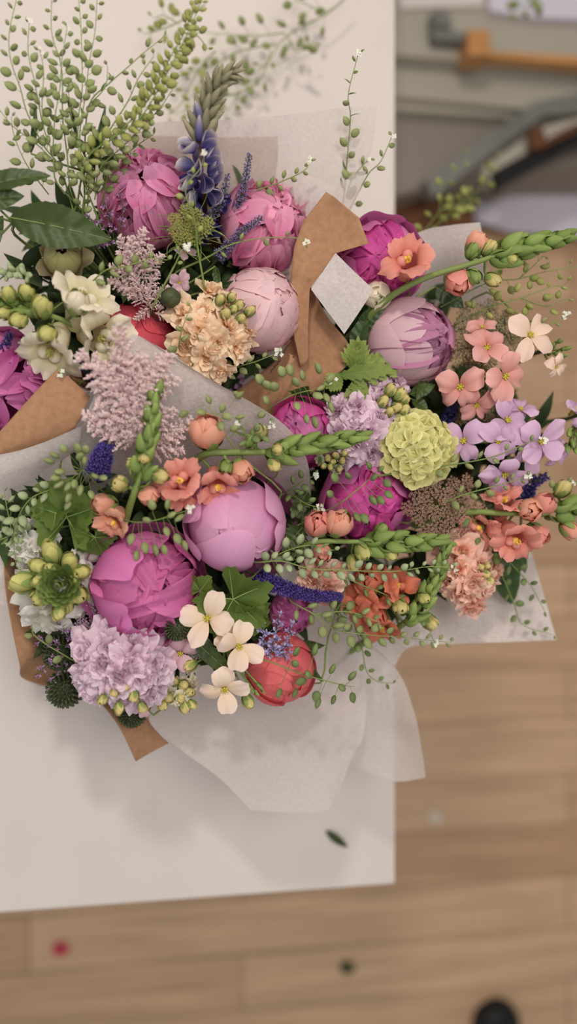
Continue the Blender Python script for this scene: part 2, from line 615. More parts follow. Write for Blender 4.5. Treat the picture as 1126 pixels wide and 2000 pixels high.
def f_open_core(mb):
    for k in range(18):
        spetal(mb, R.uniform(.80, .93), k * 1.03, 2.6, R.uniform(.05, .75), R.uniform(.32, .55), 11, 11, lip=R.uniform(-.08, .06), ruf=.09, tuck=R.uniform(-.1, .0), fl=7, rot=lean(24))
    for k in range(44):
        spetal(mb, R.uniform(.55, .86), R.uniform(0, 6.3), 2.0, R.uniform(-.1, .6), R.uniform(.2, .4), 9, 9, lip=R.uniform(-.08, .12), ruf=.16, tuck=R.uniform(-.3, .05), fl=9, rot=lean(32))


def f_sepals(mb):
    for k in range(5):
        spetal(mb, 1.03, k * 1.257, 3.1, R.uniform(1.9, 2.3), .5, 7, 7, lip=.05, ruf=.02)


def f_single(mb):              # open four-petalled stock floret
    for k in range(4):
        apetal(mb, R.uniform(1.0, 1.25), R.uniform(.78, 1.02), k * 1.571 + R.uniform(-.28, .28), .1, R.uniform(-.03, .05), R.uniform(18, 55), R.uniform(-95, -30), 9, 10, cup=R.uniform(-.18, .16), ruf=R.uniform(.08, .15), fl=5, base=.22, tipr=.25, wide=.75, twist=R.uniform(-.12, .12))


def f_floppy(mb):              # stock floret with petals rolled and swept back
    for k in range(4):
        apetal(mb, R.uniform(1.0, 1.25), R.uniform(.75, 1.0), k * 1.571 + R.uniform(-.35, .35), .08, 0, R.uniform(40, 80), R.uniform(-160, -80), 9, 10, cup=R.uniform(-.3, .15), ruf=.14, fl=5, base=.2, tipr=.25, wide=.7, twist=R.uniform(-.2, .2))


def f_eye(mb):
    for k in range(6):
        a = k * 1.047
        blob(mb, (.09 * math.cos(a), .09 * math.sin(a), .06), (math.cos(a) * .5, math.sin(a) * .5, 1), .13, .05, ns=5, nr=4)
    blob(mb, (0, 0, -.25), (0, 0, 1), .4, .13, ns=6, nr=5)


def f_double(mb):              # ruffled double floret
    for k in range(5):
        apetal(mb, R.uniform(.95, 1.25), R.uniform(.9, 1.2), k * 1.257 + R.uniform(-.3, .3), .05, -.1, R.uniform(20, 55), R.uniform(-85, -20), 10, 8, cup=R.uniform(-.05, .12), ruf=.22, fl=7, base=.3, wide=.7, twist=R.uniform(-.15, .15))
    for k in range(6):
        apetal(mb, R.uniform(.65, .95), R.uniform(.65, .95), k * 1.047 + R.uniform(-.4, .4), .03, 0, R.uniform(45, 75), R.uniform(-70, 0), 10, 7, cup=.12, ruf=.28, fl=8, base=.3, wide=.7, twist=R.uniform(-.2, .2))
    for k in range(5):
        apetal(mb, R.uniform(.4, .7), R.uniform(.5, .7), k * 1.257 + R.uniform(-.4, .4), .02, .1, R.uniform(60, 90), R.uniform(-50, 40), 8, 6, cup=.2, ruf=.28, fl=8, base=.3, wide=.7)


def f_hydr(mb):
    for k in range(4):
        apetal(mb, R.uniform(.9, 1.05), 1.15, k * 1.571 + R.uniform(-.1, .1), .05, 0, R.uniform(25, 38), R.uniform(-42, -5), 7, 7, cup=.1, ruf=.05, fl=4, base=.3, tipr=.32, wide=.75)
    blob(mb, (0, 0, .06), (0, 0, 1), .1, .12, ns=6, nr=4)


def f_snapbloom(mb):           # tube with two upright and three lower lobes
    v = np.linspace(0, 1, 7)[:, None]
    ph = np.linspace(0, 2 * np.pi, 10, endpoint=False)[None, :]
    r = .34 + .16 * v + .05 * np.sin(np.pi * v)
    mb.grid(np.stack([r * np.cos(ph), r * np.sin(ph), -1.3 + 1.3 * v + 0 * ph], -1), rnd=.4, closed=True)
    for a in (62, 118):
        apetal(mb, R.uniform(.85, 1.1), R.uniform(1.05, 1.3), math.radians(a + R.uniform(-10, 10)), .4, -.05, R.uniform(70, 95), R.uniform(-120, -50), 10, 10, cup=R.uniform(-.1, .05), ruf=.2, fl=7, base=.6, wide=.6, twist=R.uniform(-.15, .15))
    for a in (-90, -35, -145):
        apetal(mb, R.uniform(.75, 1.0), R.uniform(.9, 1.1), math.radians(a + R.uniform(-12, 12)), .4, -.05, R.uniform(35, 65), R.uniform(-130, -60), 10, 10, cup=R.uniform(-.1, .05), ruf=.2, fl=7, base=.6, wide=.6, twist=R.uniform(-.15, .15))
    for s in (-1, 1):              # the folded lip inside
        blob(mb, (.2 * s, -.18, -.06), (.1 * s, -.3, 1), .26, .25, ns=8, nr=6)


def f_palate(mb):
    for k in range(5):
        blob(mb, (R.uniform(-.16, .16), R.uniform(-.08, .2), .16), (R.uniform(-.3, .3), .1, 1), .2, .05, ns=5, nr=4)
    blob(mb, (0, -.05, .0), (0, -.2, 1), .16, .2, ns=8, nr=5)


def f_snapcup(mb):             # half-open bloom, folded like a little rose
    for k in range(5):
        spetal(mb, .95 - .03 * k, k * 1.257 + R.uniform(-.2, .2), 3.0, R.uniform(.35, .85), .85, 11, 11, lip=.05, ruf=.09, tuck=-.03, fl=6, sq=1.12, rot=lean(10))
    for k in range(5):
        spetal(mb, .72 - .02 * k, k * 1.3 + R.uniform(-.3, .3), 2.9, R.uniform(.1, .6), .75, 9, 9, lip=.02, ruf=.1, tuck=.02, fl=7, sq=1.25, rot=lean(14))
    for k in range(5):
        spetal(mb, .45, k * 1.3 + R.uniform(-.3, .3), 2.9, R.uniform(-.1, .4), .7, 9, 9, lip=.02, ruf=.12, tuck=.02, fl=7, sq=1.75, rot=lean(10))


def f_snapbud(mb):             # closed bud: folded overlapping lobes
    for k in range(4):
        spetal(mb, .72 - .02 * k, k * 1.571 + R.uniform(-.2, .2), 3.05, R.uniform(-.1, .25), 1.0, 9, 10, lip=-.03, ruf=.05, tuck=.05, fl=5, sq=1.5)
    for k in range(2):
        spetal(mb, .78, k * 3.14 + R.uniform(-.2, .2), 3.05, .75, .8, 9, 9, lip=.1, ruf=.05, tuck=.0, fl=5, sq=1.45)


def f_calyx(mb):
    for k in range(5):
        spetal(mb, .84, k * 1.257, 3.1, R.uniform(.85, 1.25), .42, 7, 7, lip=.04, ruf=.02, tuck=.02, sq=1.35)


def f_greenbud(mb):            # broad pointed scale-wrapped bud of a flower spike
    blob(mb, (0, 0, .8), (0, 0, 1), .92, .72, .52, ns=10, nr=8, tip=.5)
    for k in range(2):
        spetal(mb, .76, k * 3.14 + R.uniform(-.3, .3), 3.05, .6, .7, 7, 8, lip=.02, ruf=.02, sq=1.3, tipr=.4)


def f_pod(mb):                 # flat round seed pod with its style
    blob(mb, (0, 0, 1.0), (0, 0, 1), 1.0, .86, .55, ns=10, nr=7, tip=.15)
    tube(mb, [(0, 0, 1.9), (0, 0, 2.35)], .07, .04, 4)


def f_podleaf(mb):
    apetal(mb, 2.6, .9, 0, 0, 0, 80, -35, 5, 6, point=True, base=.05, ruf=.02, cup=.1)


def f_tinyflower(mb):
    for k in range(4):
        apetal(mb, 1.0, .8, k * 1.571 + R.uniform(-.2, .2), .1, 0, R.uniform(15, 40), -20, 3, 3, cup=.1, ruf=.0, base=.3)
    blob(mb, (0, 0, .1), (0, 0, 1), .2, .22, ns=5, nr=4)


def f_umbellet(mb):            # bunch of tiny florets on threads
    for k in range(22):
        a, t = k * 2.4, math.sqrt((k + .5) / 22)
        p = Vector((t * math.cos(a), t * math.sin(a), .35 * (1 - t * t) + R.uniform(-.08, .08)))
        tube(mb, [(0, 0, -.9), p * .9], .018, .018, 3)
        for q in range(4):
            b = q * 1.57 + a
            blob(mb, p + Vector((.1 * math.cos(b), .1 * math.sin(b), R.uniform(0, .06))), (math.cos(b), math.sin(b), .8), .12, .075, ns=4, nr=3)


def f_scab(mb):                # dark bristly seed head
    for k in range(150):
        z = 1 - 1.5 * (k + .5) / 150
        a = k * 2.39996
        s = math.sqrt(max(0, 1 - z * z))
        d = Vector((s * math.cos(a), s * math.sin(a), z))
        blob(mb, d * .82, d, .28, .085, ns=5, nr=4)
    blob(mb, (0, 0, 0), (0, 0, 1), .8, .8, ns=10, nr=7)


def f_astil(mb):               # side plume: axis along +Z, length 1
    tube(mb, [(0, 0, 0), (0, 0, 1)], .012, .006, 4)
    for q in range(22):            # short side twigs thick with tiny florets
        t = .04 + .92 * q / 22
        a = q * 2.4
        w = .30 * (1 - t) ** .8 + .04
        tip = Vector((w * math.cos(a), w * math.sin(a), t + w * .7))
        for k in range(30):
            u = R.random() ** .7
            p = Vector((0, 0, t)).lerp(tip, u)
            b = R.uniform(0, 6.3)
            d = Vector((math.cos(b), math.sin(b), R.uniform(.2, 1.2)))
            blob(mb, p + d * .026, d, R.uniform(.028, .044), .0165, ns=4, nr=3)


def f_lupfloret(mb):           # pea flower: two folded wings under a banner
    for s in (-1, 1):
        apetal(mb, 1.5, 1.15, s * .5, .05, 0, 38, 55, 9, 9, cup=.22, ruf=.0, fl=3, base=.35, tipr=.25, twist=.12 * s, wide=.6)
    apetal(mb, 1.25, 1.3, 0, .0, .1, 72, 30, 9, 9, cup=.2, ruf=.02, fl=3, base=.35, tipr=.3)


def f_lupbud(mb):
    blob(mb, (0, 0, .9), (.15, 0, 1), 1.0, .45, .36, ns=8, nr=6, tip=.4)
    apetal(mb, 1.1, .8, 0, .25, 0, 85, 20, 5, 6, point=True, base=.2, cup=.2)


def f_spikelet(mb):            # tiny tubular floret
    for k in range(4):
        apetal(mb, 1.0, .5, k * 1.57 + R.uniform(-.2, .2), .12, .2, 70, R.uniform(-70, -30), 3, 4, ruf=0, base=.4)
    tube(mb, [(0, 0, -.5), (0, 0, .4)], .12, .2, 5)
    tube(mb, [(0, 0, .2), (.1, .05, 1.7)], .04, .03, 3)


def f_fillleaf(mb):
    apetal(mb, 1.0, .36, 0, 0, 0, 55, -50, 5, 9, point=True, base=.08, ruf=.03, cup=-.15)


# ------------------------------------------------------------------ the three bouquets: centre pixels, foot on the table
BQ = {}


def bouquet(key, px, py, h, fx, fy):
    c = P(px, py, h)
    BQ[key] = dict(px=px, py=py, c=c, foot=Vector((fx if fx is not None else c.x, fy if fy is not None else c.y, TABLE + .012)), n=0)


bouquet('A', 300, 560, .26, None, None)
bouquet('B', 310, 1140, .26, None, None)
bouquet('C', 850, 850, .26, None, None)
BQ['C']['foot'].x = 0.085
HEADS = {'A': 'bouquet with the lupin', 'B': 'bouquet with the open magenta peony', 'C': 'bouquet over the table edge'}


def foot(b):
    B = BQ[b]
    i = B['n']
    B['n'] += 1
    r, a = .022 * math.sqrt((i % 40 + .5) / 40), i * 2.4
    return B['foot'] + Vector((r * math.cos(a), r * math.sin(a), 0))


def stem_to_foot(t, p, ax, b, r=.0022, mat='darkstem', name='stem'):
    f = foot(b)
    p = Vector(p)
    ax = Vector(ax).normalized()
    L = (p - f).length
    neck = f + (p - f) * .45
    neck.x += (BQ[b]['foot'].x - neck.x) * .35
    neck.y += (BQ[b]['foot'].y - neck.y) * .35
    path = smooth([p, p - ax * L * .2, neck, f], 4)
    mb = MB()
    tube(mb, path, r, r * 1.2, 5)
    return build(t, name, mb, M[mat])


def tilt(px, py, b, k=.7, d=None):
    if d is not None:
        v = Vector((d[0], -d[1], d[2] if len(d) > 2 else 1.0))
    else:
        B = BQ[b]
        v = Vector(((px - B['px']) / 300 * k, -(py - B['py']) / 300 * k, 1.0))
    return v.normalized()


# ------------------------------------------------------------------ flower builders


def peony(b, px, py, h, rpx, style, gm, cm, label, d=None, spin=0.0, sq=1.0):
    s = mpp(px, py, h) * rpx
    ax = tilt(px, py, b, d=d)
    p = P(px, py, h)
    t = thing('peony', label, 'flower', p)
    fm = frame(p, ax, s, spin) @ Matrix.Diagonal((1, 1, sq, 1))
    g, c = {'bud': (f_bud_guard, f_bud_core), 'ruffle': (f_ruf_guard, f_ruf_core), 'open': (f_open_guard, f_open_core), 'globe': (f_globe_guard, f_globe_core), 'smooth': (f_smooth_guard, f_bud_core), 'cup': (f_cup_guard, f_cup_core)}[style]
    mg = MB()
    g(mg)
    build(t, 'guard_petals', mg, M[gm], fm)
    mc = MB()
    c(mc)
    build(t, 'inner_petals', mc, M[cm], fm)
    part(t, 'sepals', lib('sepals', f_sepals, 2), M['leaf'], fm)
    stem_to_foot(t, p - ax * s * .95, ax, b, .0032)
    return t


def double_stock(b, px, py, h, rpx, n, fpx, mat, label, sqx=1.0, sqy=1.0, buds=(), d=None):
    """Dome of ruffled florets, green-yellow buds at given pixels."""
    s = mpp(px, py, h)
    ax = tilt(px, py, b, d=d)
    base = P(px, py, h)
    t = thing('stock', label, 'flower', base)
    node = base - ax * s * rpx * .9
    ms = MB()
    for k in range(n):
        q = math.sqrt((k + .5) / n)
        a = k * 2.39996 + 1
        x, y = px + rpx * q * math.cos(a) * sqx, py + rpx * q * math.sin(a) * sqy
        hh = h + s * rpx * .55 * (1 - q * q) - s * rpx * .1
        p = P(x, y, hh)
        dr = (p - node).normalized()
        sz = mpp(x, y, hh) * fpx * R.uniform(.9, 1.2) * 1.08
        part(t, 'floret', lib('double_floret', f_double, 5), M[mat], frame(p, dr, sz, R.uniform(0, 6)))
        tube(ms, [node, p - dr * sz * .2], .0011, .0011, 4)
    for (x, y, sz) in buds:
        hh = h + s * rpx * .55
        p = P(x, y, hh)
        dr = (p - node).normalized()
        dr = (dr + Vector((R.uniform(-.3, .3), R.uniform(-.3, .3), 0))).normalized()
        mm = frame(p, dr, mpp(x, y, hh) * sz, R.uniform(0, 6))
        bd = part(t, 'bud', lib('snap_bud', f_snapbud, 4), M['budyellow'], mm, 'pale yellow bud')
        part(bd, 'calyx', lib('calyx', f_calyx, 2), M['snapgreen'], mm)
        tube(ms, [node, p - dr * .004], .0011, .0011, 4)
    build(t, 'flower_stalk', ms, M['stem'])
    stem_to_foot(t, node, ax, b, .0026)
    return t


def single_stock(b, flist, mat, label, budmat='budyellow', buds=(), stemmat='stem', eye='eye', tipbuds=()):
    """flist: (px, py, h, rpx, (dx, dy, dz), kind). Open florets on one stalk."""
    cx = sum(f[0] for f in flist) / len(flist)
    cy = sum(f[1] for f in flist) / len(flist)
    h = sum(f[2] for f in flist) / len(flist)
    node = P(cx, cy, h - .035)
    t = thing('stock', label, 'flower', node)
    ms = MB()
    for (x, y, hh, r, d, kind) in flist:
        p = P(x, y, hh)
        ax = tilt(x, y, b, d=d)
        s = mpp(x, y, hh) * r
        mm = frame(p, ax, s, R.uniform(0, 6))
        fl = part(t, 'floret', lib('single_' + kind, f_single if kind == 'open' else f_floppy, 5), M[mat], mm)
        part(fl, 'eye', lib('floret_eye', f_eye, 2), M[eye], mm, 'green yellow centre')
        tube(ms, smooth([node, node.lerp(p, .5) + Vector((0, 0, -.004)), p - ax * s * .5], 3), .0013, .0011, 5)
    for (x, y, hh, r) in buds:
        p = P(x, y, hh)
        dr = (p - node).normalized()
        mm = frame(p, dr, mpp(x, y, hh) * r, R.uniform(0, 6))
        bd = part(t, 'bud', lib('snap_bud', f_snapbud, 4), M[budmat], mm)
        part(bd, 'calyx', lib('calyx', f_calyx, 2), M['snapgreen'], mm)
        tube(ms, [node, p - dr * .004], .0012, .001, 4)
    for (x, y, hh, r) in tipbuds:
        p = P(x, y, hh)
        dr = ((p - node).normalized() + Vector((R.uniform(-.3, .3), R.uniform(-.3, .3), .4))).normalized()
        part(t, 'green_bud', lib('green_bud', f_greenbud, 3), M['snapgreen'], frame(p, dr, mpp(x, y, hh) * r * .55, R.uniform(0, 6)))
        tube(ms, [node, p], .0012, .001, 4)
    build(t, 'flower_stalk', ms, M[stemmat])
    stem_to_foot(t, node, (0, 0, 1), b, .0026)
    return t


def snapdragon(b, path, items, label, tip=(.45, 1.0, 12, 15, 7), r=4.5, stem='stem', tipmat='snapgreen', name='snapdragon', budr=.5):
    """path of (px, py, h); items (px, py, h, rpx, (dx, dy, dz), kind, mat); tip = (from, to, how many buds, size px, end size px)."""
    pp = smooth([P(*q) for q in path], 5)
    t = thing(name, label, 'flower', P(*path[0]))
    ms = MB()
    rr = mpp(*path[0]) * r
    tube(ms, pp, rr, rr * .45, 8)
    a0, a1, n, z0, z1 = tip
    for k in range(n):
        q = k / max(1, n - 1)
        p, tg = along(pp, a0 + (a1 - a0) * q)
        ang = k * 2.39996
        u = tg.cross(Vector((0, 0, 1)))
        u = u.normalized() if u.length > 1e-3 else Vector((1, 0, 0))
        w = u.cross(tg).normalized()
        rad = u * math.cos(ang) + w * math.sin(ang)
        sz = mpp(*path[-1]) * (z0 + (z1 - z0) * q) * 1.32
        dr = (tg * (1.15 + .8 * q) + rad * (.62 - .32 * q)).normalized()
        part(t, 'green_bud', lib('green_bud', f_greenbud, 3), M[tipmat], frame(p + rad * sz * .30, dr, sz * .75, R.uniform(0, 6)))
    for (x, y, hh, rp, d, kind, mt) in items:
        p = P(x, y, hh)
        ax = tilt(x, y, b, d=d)
        s = mpp(x, y, hh) * rp
        spin = R.uniform(-.5, .5)
        mm = frame(p, ax, s, spin)
        if kind == 'bloom':
            o = part(t, 'bloom', lib('snap_bloom', f_snapbloom, 4), M[mt], mm)
            part(o, 'palate', lib('snap_palate', f_palate, 2), M['stamen'] if mt != 'ivory' else M['yellowgreen'], mm, 'yellow throat')
            back = p - ax * s * 1.3
        elif kind == 'cup':
            o = part(t, 'bloom', lib('snap_cup', f_snapcup, 3), M[mt], mm, 'half open bloom')
            part(o, 'calyx', lib('calyx', f_calyx, 2), M['snapgreen'], frame(p - ax * s * .25, ax, s * 1.05, spin))
            back = p - ax * s
        else:
            o = part(t, 'bud', lib('snap_bud', f_snapbud, 4), M[mt], mm)
            part(o, 'calyx', lib('calyx', f_calyx, 2), M['snapgreen'], mm)
            back = p - ax * s
        near = min(pp, key=lambda q: (q - back).length)
        tube(ms, smooth([near, near.lerp(back, .6) + Vector((0, 0, -.002)), back + ax * s * .2], 3), rr * .4, rr * .35, 5)
    build(t, 'stem', ms, M[stem])
    tg = (pp[1] - pp[0]).normalized()
    stem_to_foot(t, pp[0], tg, b, rr * .9, stem, 'lower_stem')
    return t


def pod_sprig(b, lines, label, n=14, pod=9, ped=6, mat='pod', pods=None, white=0, leaf=0, group=None, h=None, foot_it=True, r=1.7, stem='stem', t0=.12):
    """lines: stems as lists of (px, py, h); pods set alternately along them or at the given pixels."""
    t = thing('seed_pod_sprig', label, 'greenery', P(*lines[0][0]), group)
    ms = MB()
    N = n if isinstance(n, (list, tuple)) else [n] * len(lines)
    for li, ln in enumerate(lines):
        pp = smooth([P(*q) for q in ln], 6)
        mp = mpp(*ln[0])
        tube(ms, pp, mp * r * (1.0 if li == 0 else .75), mp * r * .4, 5)
        cnt = N[li] if pods is None else 0
        for k in range(cnt):
            q = t0 + (1.0 - t0) * k / max(1, cnt - 1)
            p, tg = along(pp, min(1, q))
            u = tg.cross(Vector((0, 0, 1)))
            u = u.normalized() if u.length > 1e-3 else Vector((1, 0, 0))
            w = u.cross(tg).normalized()
            ang = (k % 2) * math.pi + R.uniform(-.9, .9)
            rad = u * math.cos(ang) + w * math.sin(ang)
            sc = 1 - .5 * max(0, q - .55) / .45
            dr = (tg * R.uniform(.5, 1.0) + rad).normalized()
            e = p + dr * mp * ped * sc * R.uniform(.8, 1.2)
            tube(ms, [p, p.lerp(e, .5) + tg * mp * .6, e], mp * .5, mp * .5, 4)
            sz = mp * pod * sc * R.uniform(.85, 1.2) * .66
            if leaf and R.random() < leaf:
                part(t, 'small_leaf', lib('pod_leaf', f_podleaf, 2), M['poddark'], frame(p, dr, sz, R.uniform(0, 6)))
            else:
                part(t, 'seed_pod', lib('seed_pod', f_pod, 3), M[mat], frame(e, dr, sz, R.uniform(0, 6)))
        for k in range(white):
            p = pp[-1] + Vector((R.uniform(-1, 1), R.uniform(-1, 1), R.uniform(0, 1))) * mp * 6
            part(t, 'tiny_flower', lib('tiny_flower', f_tinyflower, 3), M['tinywhite'], frame(p, (R.uniform(-.6, .6), R.uniform(-.6, .6), 1), mp * R.uniform(3.2, 4.8), R.uniform(0, 6)), 'white tiny flower')
            tube(ms, [pp[-1], p], mp * .35, mp * .35, 3)
    if pods:
        pp = smooth([P(*q) for q in lines[0]], 6)
        for li in lines[1:]:
            pp += smooth([P(*q) for q in li], 6)
        mp = mpp(*lines[0][0])
        for (x, y, hh) in pods:
            p = P(x, y, hh)
            near = min(pp, key=lambda q: abs((q - p).length - .012))
            dr = (p - near).normalized()
            tube(ms, smooth([near, near.lerp(p, .5) + Vector((R.uniform(-1, 1), R.uniform(-1, 1), 0)) * .0025, p - dr * mp * pod * .5], 3), mp * .6, mp * .5, 4)
            part(t, 'seed_pod', lib('seed_pod', f_pod, 3), M[mat], frame(p - dr * mp * pod * .5, dr, mp * pod * .58 * R.uniform(.9, 1.15), R.uniform(0, 6)))
    build(t, 'stem', ms, M[stem])
    if foot_it:
        p0 = P(*lines[0][0])
        p1 = P(*lines[0][1])
        stem_to_foot(t, p0, (p1 - p0), b, .0011, stem, 'lower_stem')
    return t


def astilbe(b, path, branches, label, mat='astilbe'):
    """path: spine pixels; branches (px0, py0, h0, px1, py1, h1, width factor)."""
    pp = smooth([P(*q) for q in path], 5)
    t = thing('astilbe', label, 'flower', P(*path[0]))
    ms = MB()
    tube(ms, pp, .0012, .0006, 5)
    build(t, 'stem', ms, M['redstem'])
    for (x0, y0, h0, x1, y1, h1) in branches:
        a, c = P(x0, y0, h0), P(x1, y1, h1)
        L = (c - a).length
        part(t, 'plume', lib('astilbe_plume', f_astil, 4), M[mat], frame(a, c - a, L, R.uniform(0, 6)))
    stem_to_foot(t, pp[0], pp[1] - pp[0], b, .0012, 'redstem', 'lower_stem')
    return t


def spike(b, path, label, mat, wpx, n, name='veronica', sz=4.5, stem='darkstem', taper=.6, spread=.9):
    """Dense spike of tiny florets along a path: whorls of florets as one bristly part, as on a bottle brush."""
    pp = smooth([P(*q) for q in path], 6)
    t = thing(name, label, 'flower', P(*path[0]))
    ms = MB()
    mp = mpp(*path[0])
    tube(ms, pp, mp * 2.0, mp * 1.2, 6)
    build(t, 'stem', ms, M[stem])
    src = []
    for k in range(4):
        s = MB()
        f_spikelet(s)
        src.append(s.merged())
    mb = MB()
    for k in range(n):
        q = k / n
        p, tg = along(pp, min(1, q))
        ang = k * 2.39996
        u = tg.cross(Vector((0, 0, 1)))
        u = u.normalized() if u.length > 1e-3 else Vector((1, 0, 0))
        w = u.cross(tg).normalized()
        rad = u * math.cos(ang) + w * math.sin(ang)
        sc = 1 - taper * q
        v, f, c = src[k % 4]
        c = c.copy()
        c[:, 2] = R.random()
        dr = rad * spread + tg * R.uniform(.1, .8)
        mb.add(xf(v, frame(p + rad * mp * wpx * sc * R.uniform(.35, .8), dr, mp * sz * (1 - .4 * q), R.uniform(0, 6))), f, c)
    build(t, 'florets', mb, M[mat])
    stem_to_foot(t, pp[0], pp[1] - pp[0], b, .0014, stem, 'lower_stem')
    return t


def umbel(b, px, py, h, rpx, n, upx, mat, label, d=None, sqx=1, sqy=1, name='umbel_flower', threads=0):
    s = mpp(px, py, h)
    ax = tilt(px, py, b, d=d)
    p0 = P(px, py, h)
    t = thing(name, label, 'flower', p0)
    node = p0 - ax * s * rpx * 1.0
    ms = MB()
    for k in range(n):
        q = math.sqrt((k + .4) / n)
        a = k * 2.39996
        x, y = px + rpx * q * math.cos(a) * sqx, py + rpx * q * math.sin(a) * sqy
        hh = h + s * rpx * .25 * (1 - q * q) + R.uniform(-.003, .003)
        p = P(x, y, hh)
        dr = ((p - node).normalized() + ax).normalized()
        part(t, 'umbellet', lib('umbellet', f_umbellet, 4), M[mat], frame(p, dr, s * upx * R.uniform(.85, 1.15), R.uniform(0, 6)))
        tube(ms, smooth([node, node.lerp(p, .5), p - dr * s * upx * .9], 2), .0006, .0004, 4)
    for k in range(threads):
        a = R.uniform(0, 6.3)
        L = s * rpx * R.uniform(1.0, 2.1)
        e = p0 + Vector((math.cos(a), math.sin(a), R.uniform(-.25, .35))) * L
        mid = node.lerp(e, .55) + Vector((R.uniform(-1, 1), R.uniform(-1, 1), R.uniform(0, 1))) * s * rpx * .35
        tube(ms, smooth([node, mid, e], 5), .00045, .0003, 3)
    build(t, 'rays', ms, M['stem'])
    stem_to_foot(t, node, ax, b, .0016, 'stem')
    return t


def leaf_mesh(Ln, Wd, serr=0.0, nser=12, fold=.18, arch=-35, e0=15, wav=.02, nu=9, nv=40, pw=.8):
    mb = MB()
    v = np.linspace(0, 1, nv)[:, None]
    u = np.linspace(-1, 1, nu)[None, :]
    w = np.sin(np.pi * v ** pw) ** .85
    saw = 1 + serr * (((v * nser) % 1.0) - .5)
    lat = Wd / 2 * w * u * np.where(np.abs(u) > .7, saw, 1)
    a, c = math.radians(e0), math.radians(arch)
    x = Ln * (np.sin(a + c * v) - math.sin(a)) / c
    z = Ln * (math.cos(a) - np.cos(a + c * v)) / c
    nz = fold * np.abs(lat) + wav * Wd * np.sin(v * 14 + u * 2) * np.abs(u) + .028 * Wd * np.cos(np.abs(u) * 5 - v * 34) * np.sin(np.pi * v)
    pts = np.stack([x + 0 * u, lat + 0 * v, z + nz], -1)
    mb.grid(pts, rnd=R.random())
    vein = MB()
    k = np.linspace(0, .97, 12)
    tube(vein, [(Ln * (math.sin(a + c * t) - math.sin(a)) / c, 0, Ln * (math.cos(a) - math.cos(a + c * t)) / c + Wd * .008) for t in k], Wd * .016, Wd * .005, 5)
    return mb, vein


def aim(p, q, roll=0.0):
    """Matrix with +X running from p to q and +Z as upright as it can be."""
    x = (Vector(q) - Vector(p)).normalized()
    y = Vector((0, 0, 1)).cross(x).normalized()
    z = x.cross(y)
    m = Matrix((x, y, z)).transposed() @ Matrix.Rotation(roll, 3, 'X')
    m = m.to_4x4()
    m.translation = Vector(p)
    return m


def leafy(b, leaves, label, mat='leaf', serr=.25, wpx=None, stem='stem', name='leafy_stem', fold=.15, nser=14):
    """leaves: (px0, py0, h0, px1, py1, h1, width px, roll)."""
    p0 = P(*leaves[0][:3])
    t = thing(name, label, 'greenery', p0)
    ms = MB()
    for (x0, y0, h0, x1, y1, h1, w, roll) in leaves:
        a, c = P(x0, y0, h0), P(x1, y1, h1)
        L = (c - a).length
        lm, vm = leaf_mesh(L * 1.02, mpp(x0, y0, h0) * w, serr, nser, fold)
        mm = aim(a, c, roll) @ Matrix.Rotation(math.radians(2.5), 4, 'Y')
        o = build(t, 'leaf', lm, M[mat], mm)
        build(o, 'midrib', vm, M['leafvein'], mm)
        tube(ms, smooth([p0 + Vector((0, 0, -.012)), p0.lerp(a, .6) + Vector((0, 0, -.006)), a], 3), .0012, .0009, 5)
    build(t, 'petioles', ms, M[stem])
    stem_to_foot(t, p0 + Vector((0, 0, -.012)), (0, 0, 1), b, .0016, stem)
    return t


def lobed(b, leaves, label, mat='leafbright', name='geranium_leaf'):
    """Round scalloped leaves: (px, py, h, rpx, (dx, dy, dz), spin degrees, cup)."""
    t = thing(name, label, 'greenery', P(*leaves[0][:3]))
    ms = MB()
    node = P(*leaves[0][:3]) + Vector((0, 0, -.03))
    for (x, y, h, r, d, spin, cup) in leaves:
        mb = MB()
        nth, nr = 61, 10
        th = np.radians(np.linspace(-158, 158, nth))[None, :]
        rr = np.linspace(0, 1, nr)[:, None]
        lob = 1 - .30 * np.abs(np.sin(th * 2.5)) ** 1.0 + .0
        ser = .13 * (((th * 180 / np.pi / 14.0) % 1.0))
        rad = rr * (lob * .95 + ser * rr ** 3)
        z = cup * rr ** 2 + .10 * rr * np.abs(np.sin(th * 2.5)) ** 2 + .03 * np.sin(th * 17) * rr ** 2
        mb.grid(np.stack([rad * np.cos(th), rad * np.sin(th), z], -1), rnd=R.random())
        vb = MB()
        for k in (-2, -1, 0, 1, 2):
            a = k * 1.2566
            tube(vb, [(q * math.cos(a), q * math.sin(a), cup * q * q + .012) for q in np.linspace(0, .85, 6)], .02, .006, 4)
        ax = tilt(x, y, b, d=d)
        mm = frame(P(x, y, h), ax, mpp(x, y, h) * r, math.radians(spin))
        o = build(t, 'leaf', mb, M[mat], mm)
        build(o, 'veins', vb, M['leafvein'], mm)
        tube(ms, smooth([node, node.lerp(P(x, y, h), .6), P(x, y, h)], 3), .0012, .001, 5)
    build(t, 'petioles', ms, M['stem'])
    stem_to_foot(t, node, (0, 0, 1), b, .0015, 'stem')
    return t


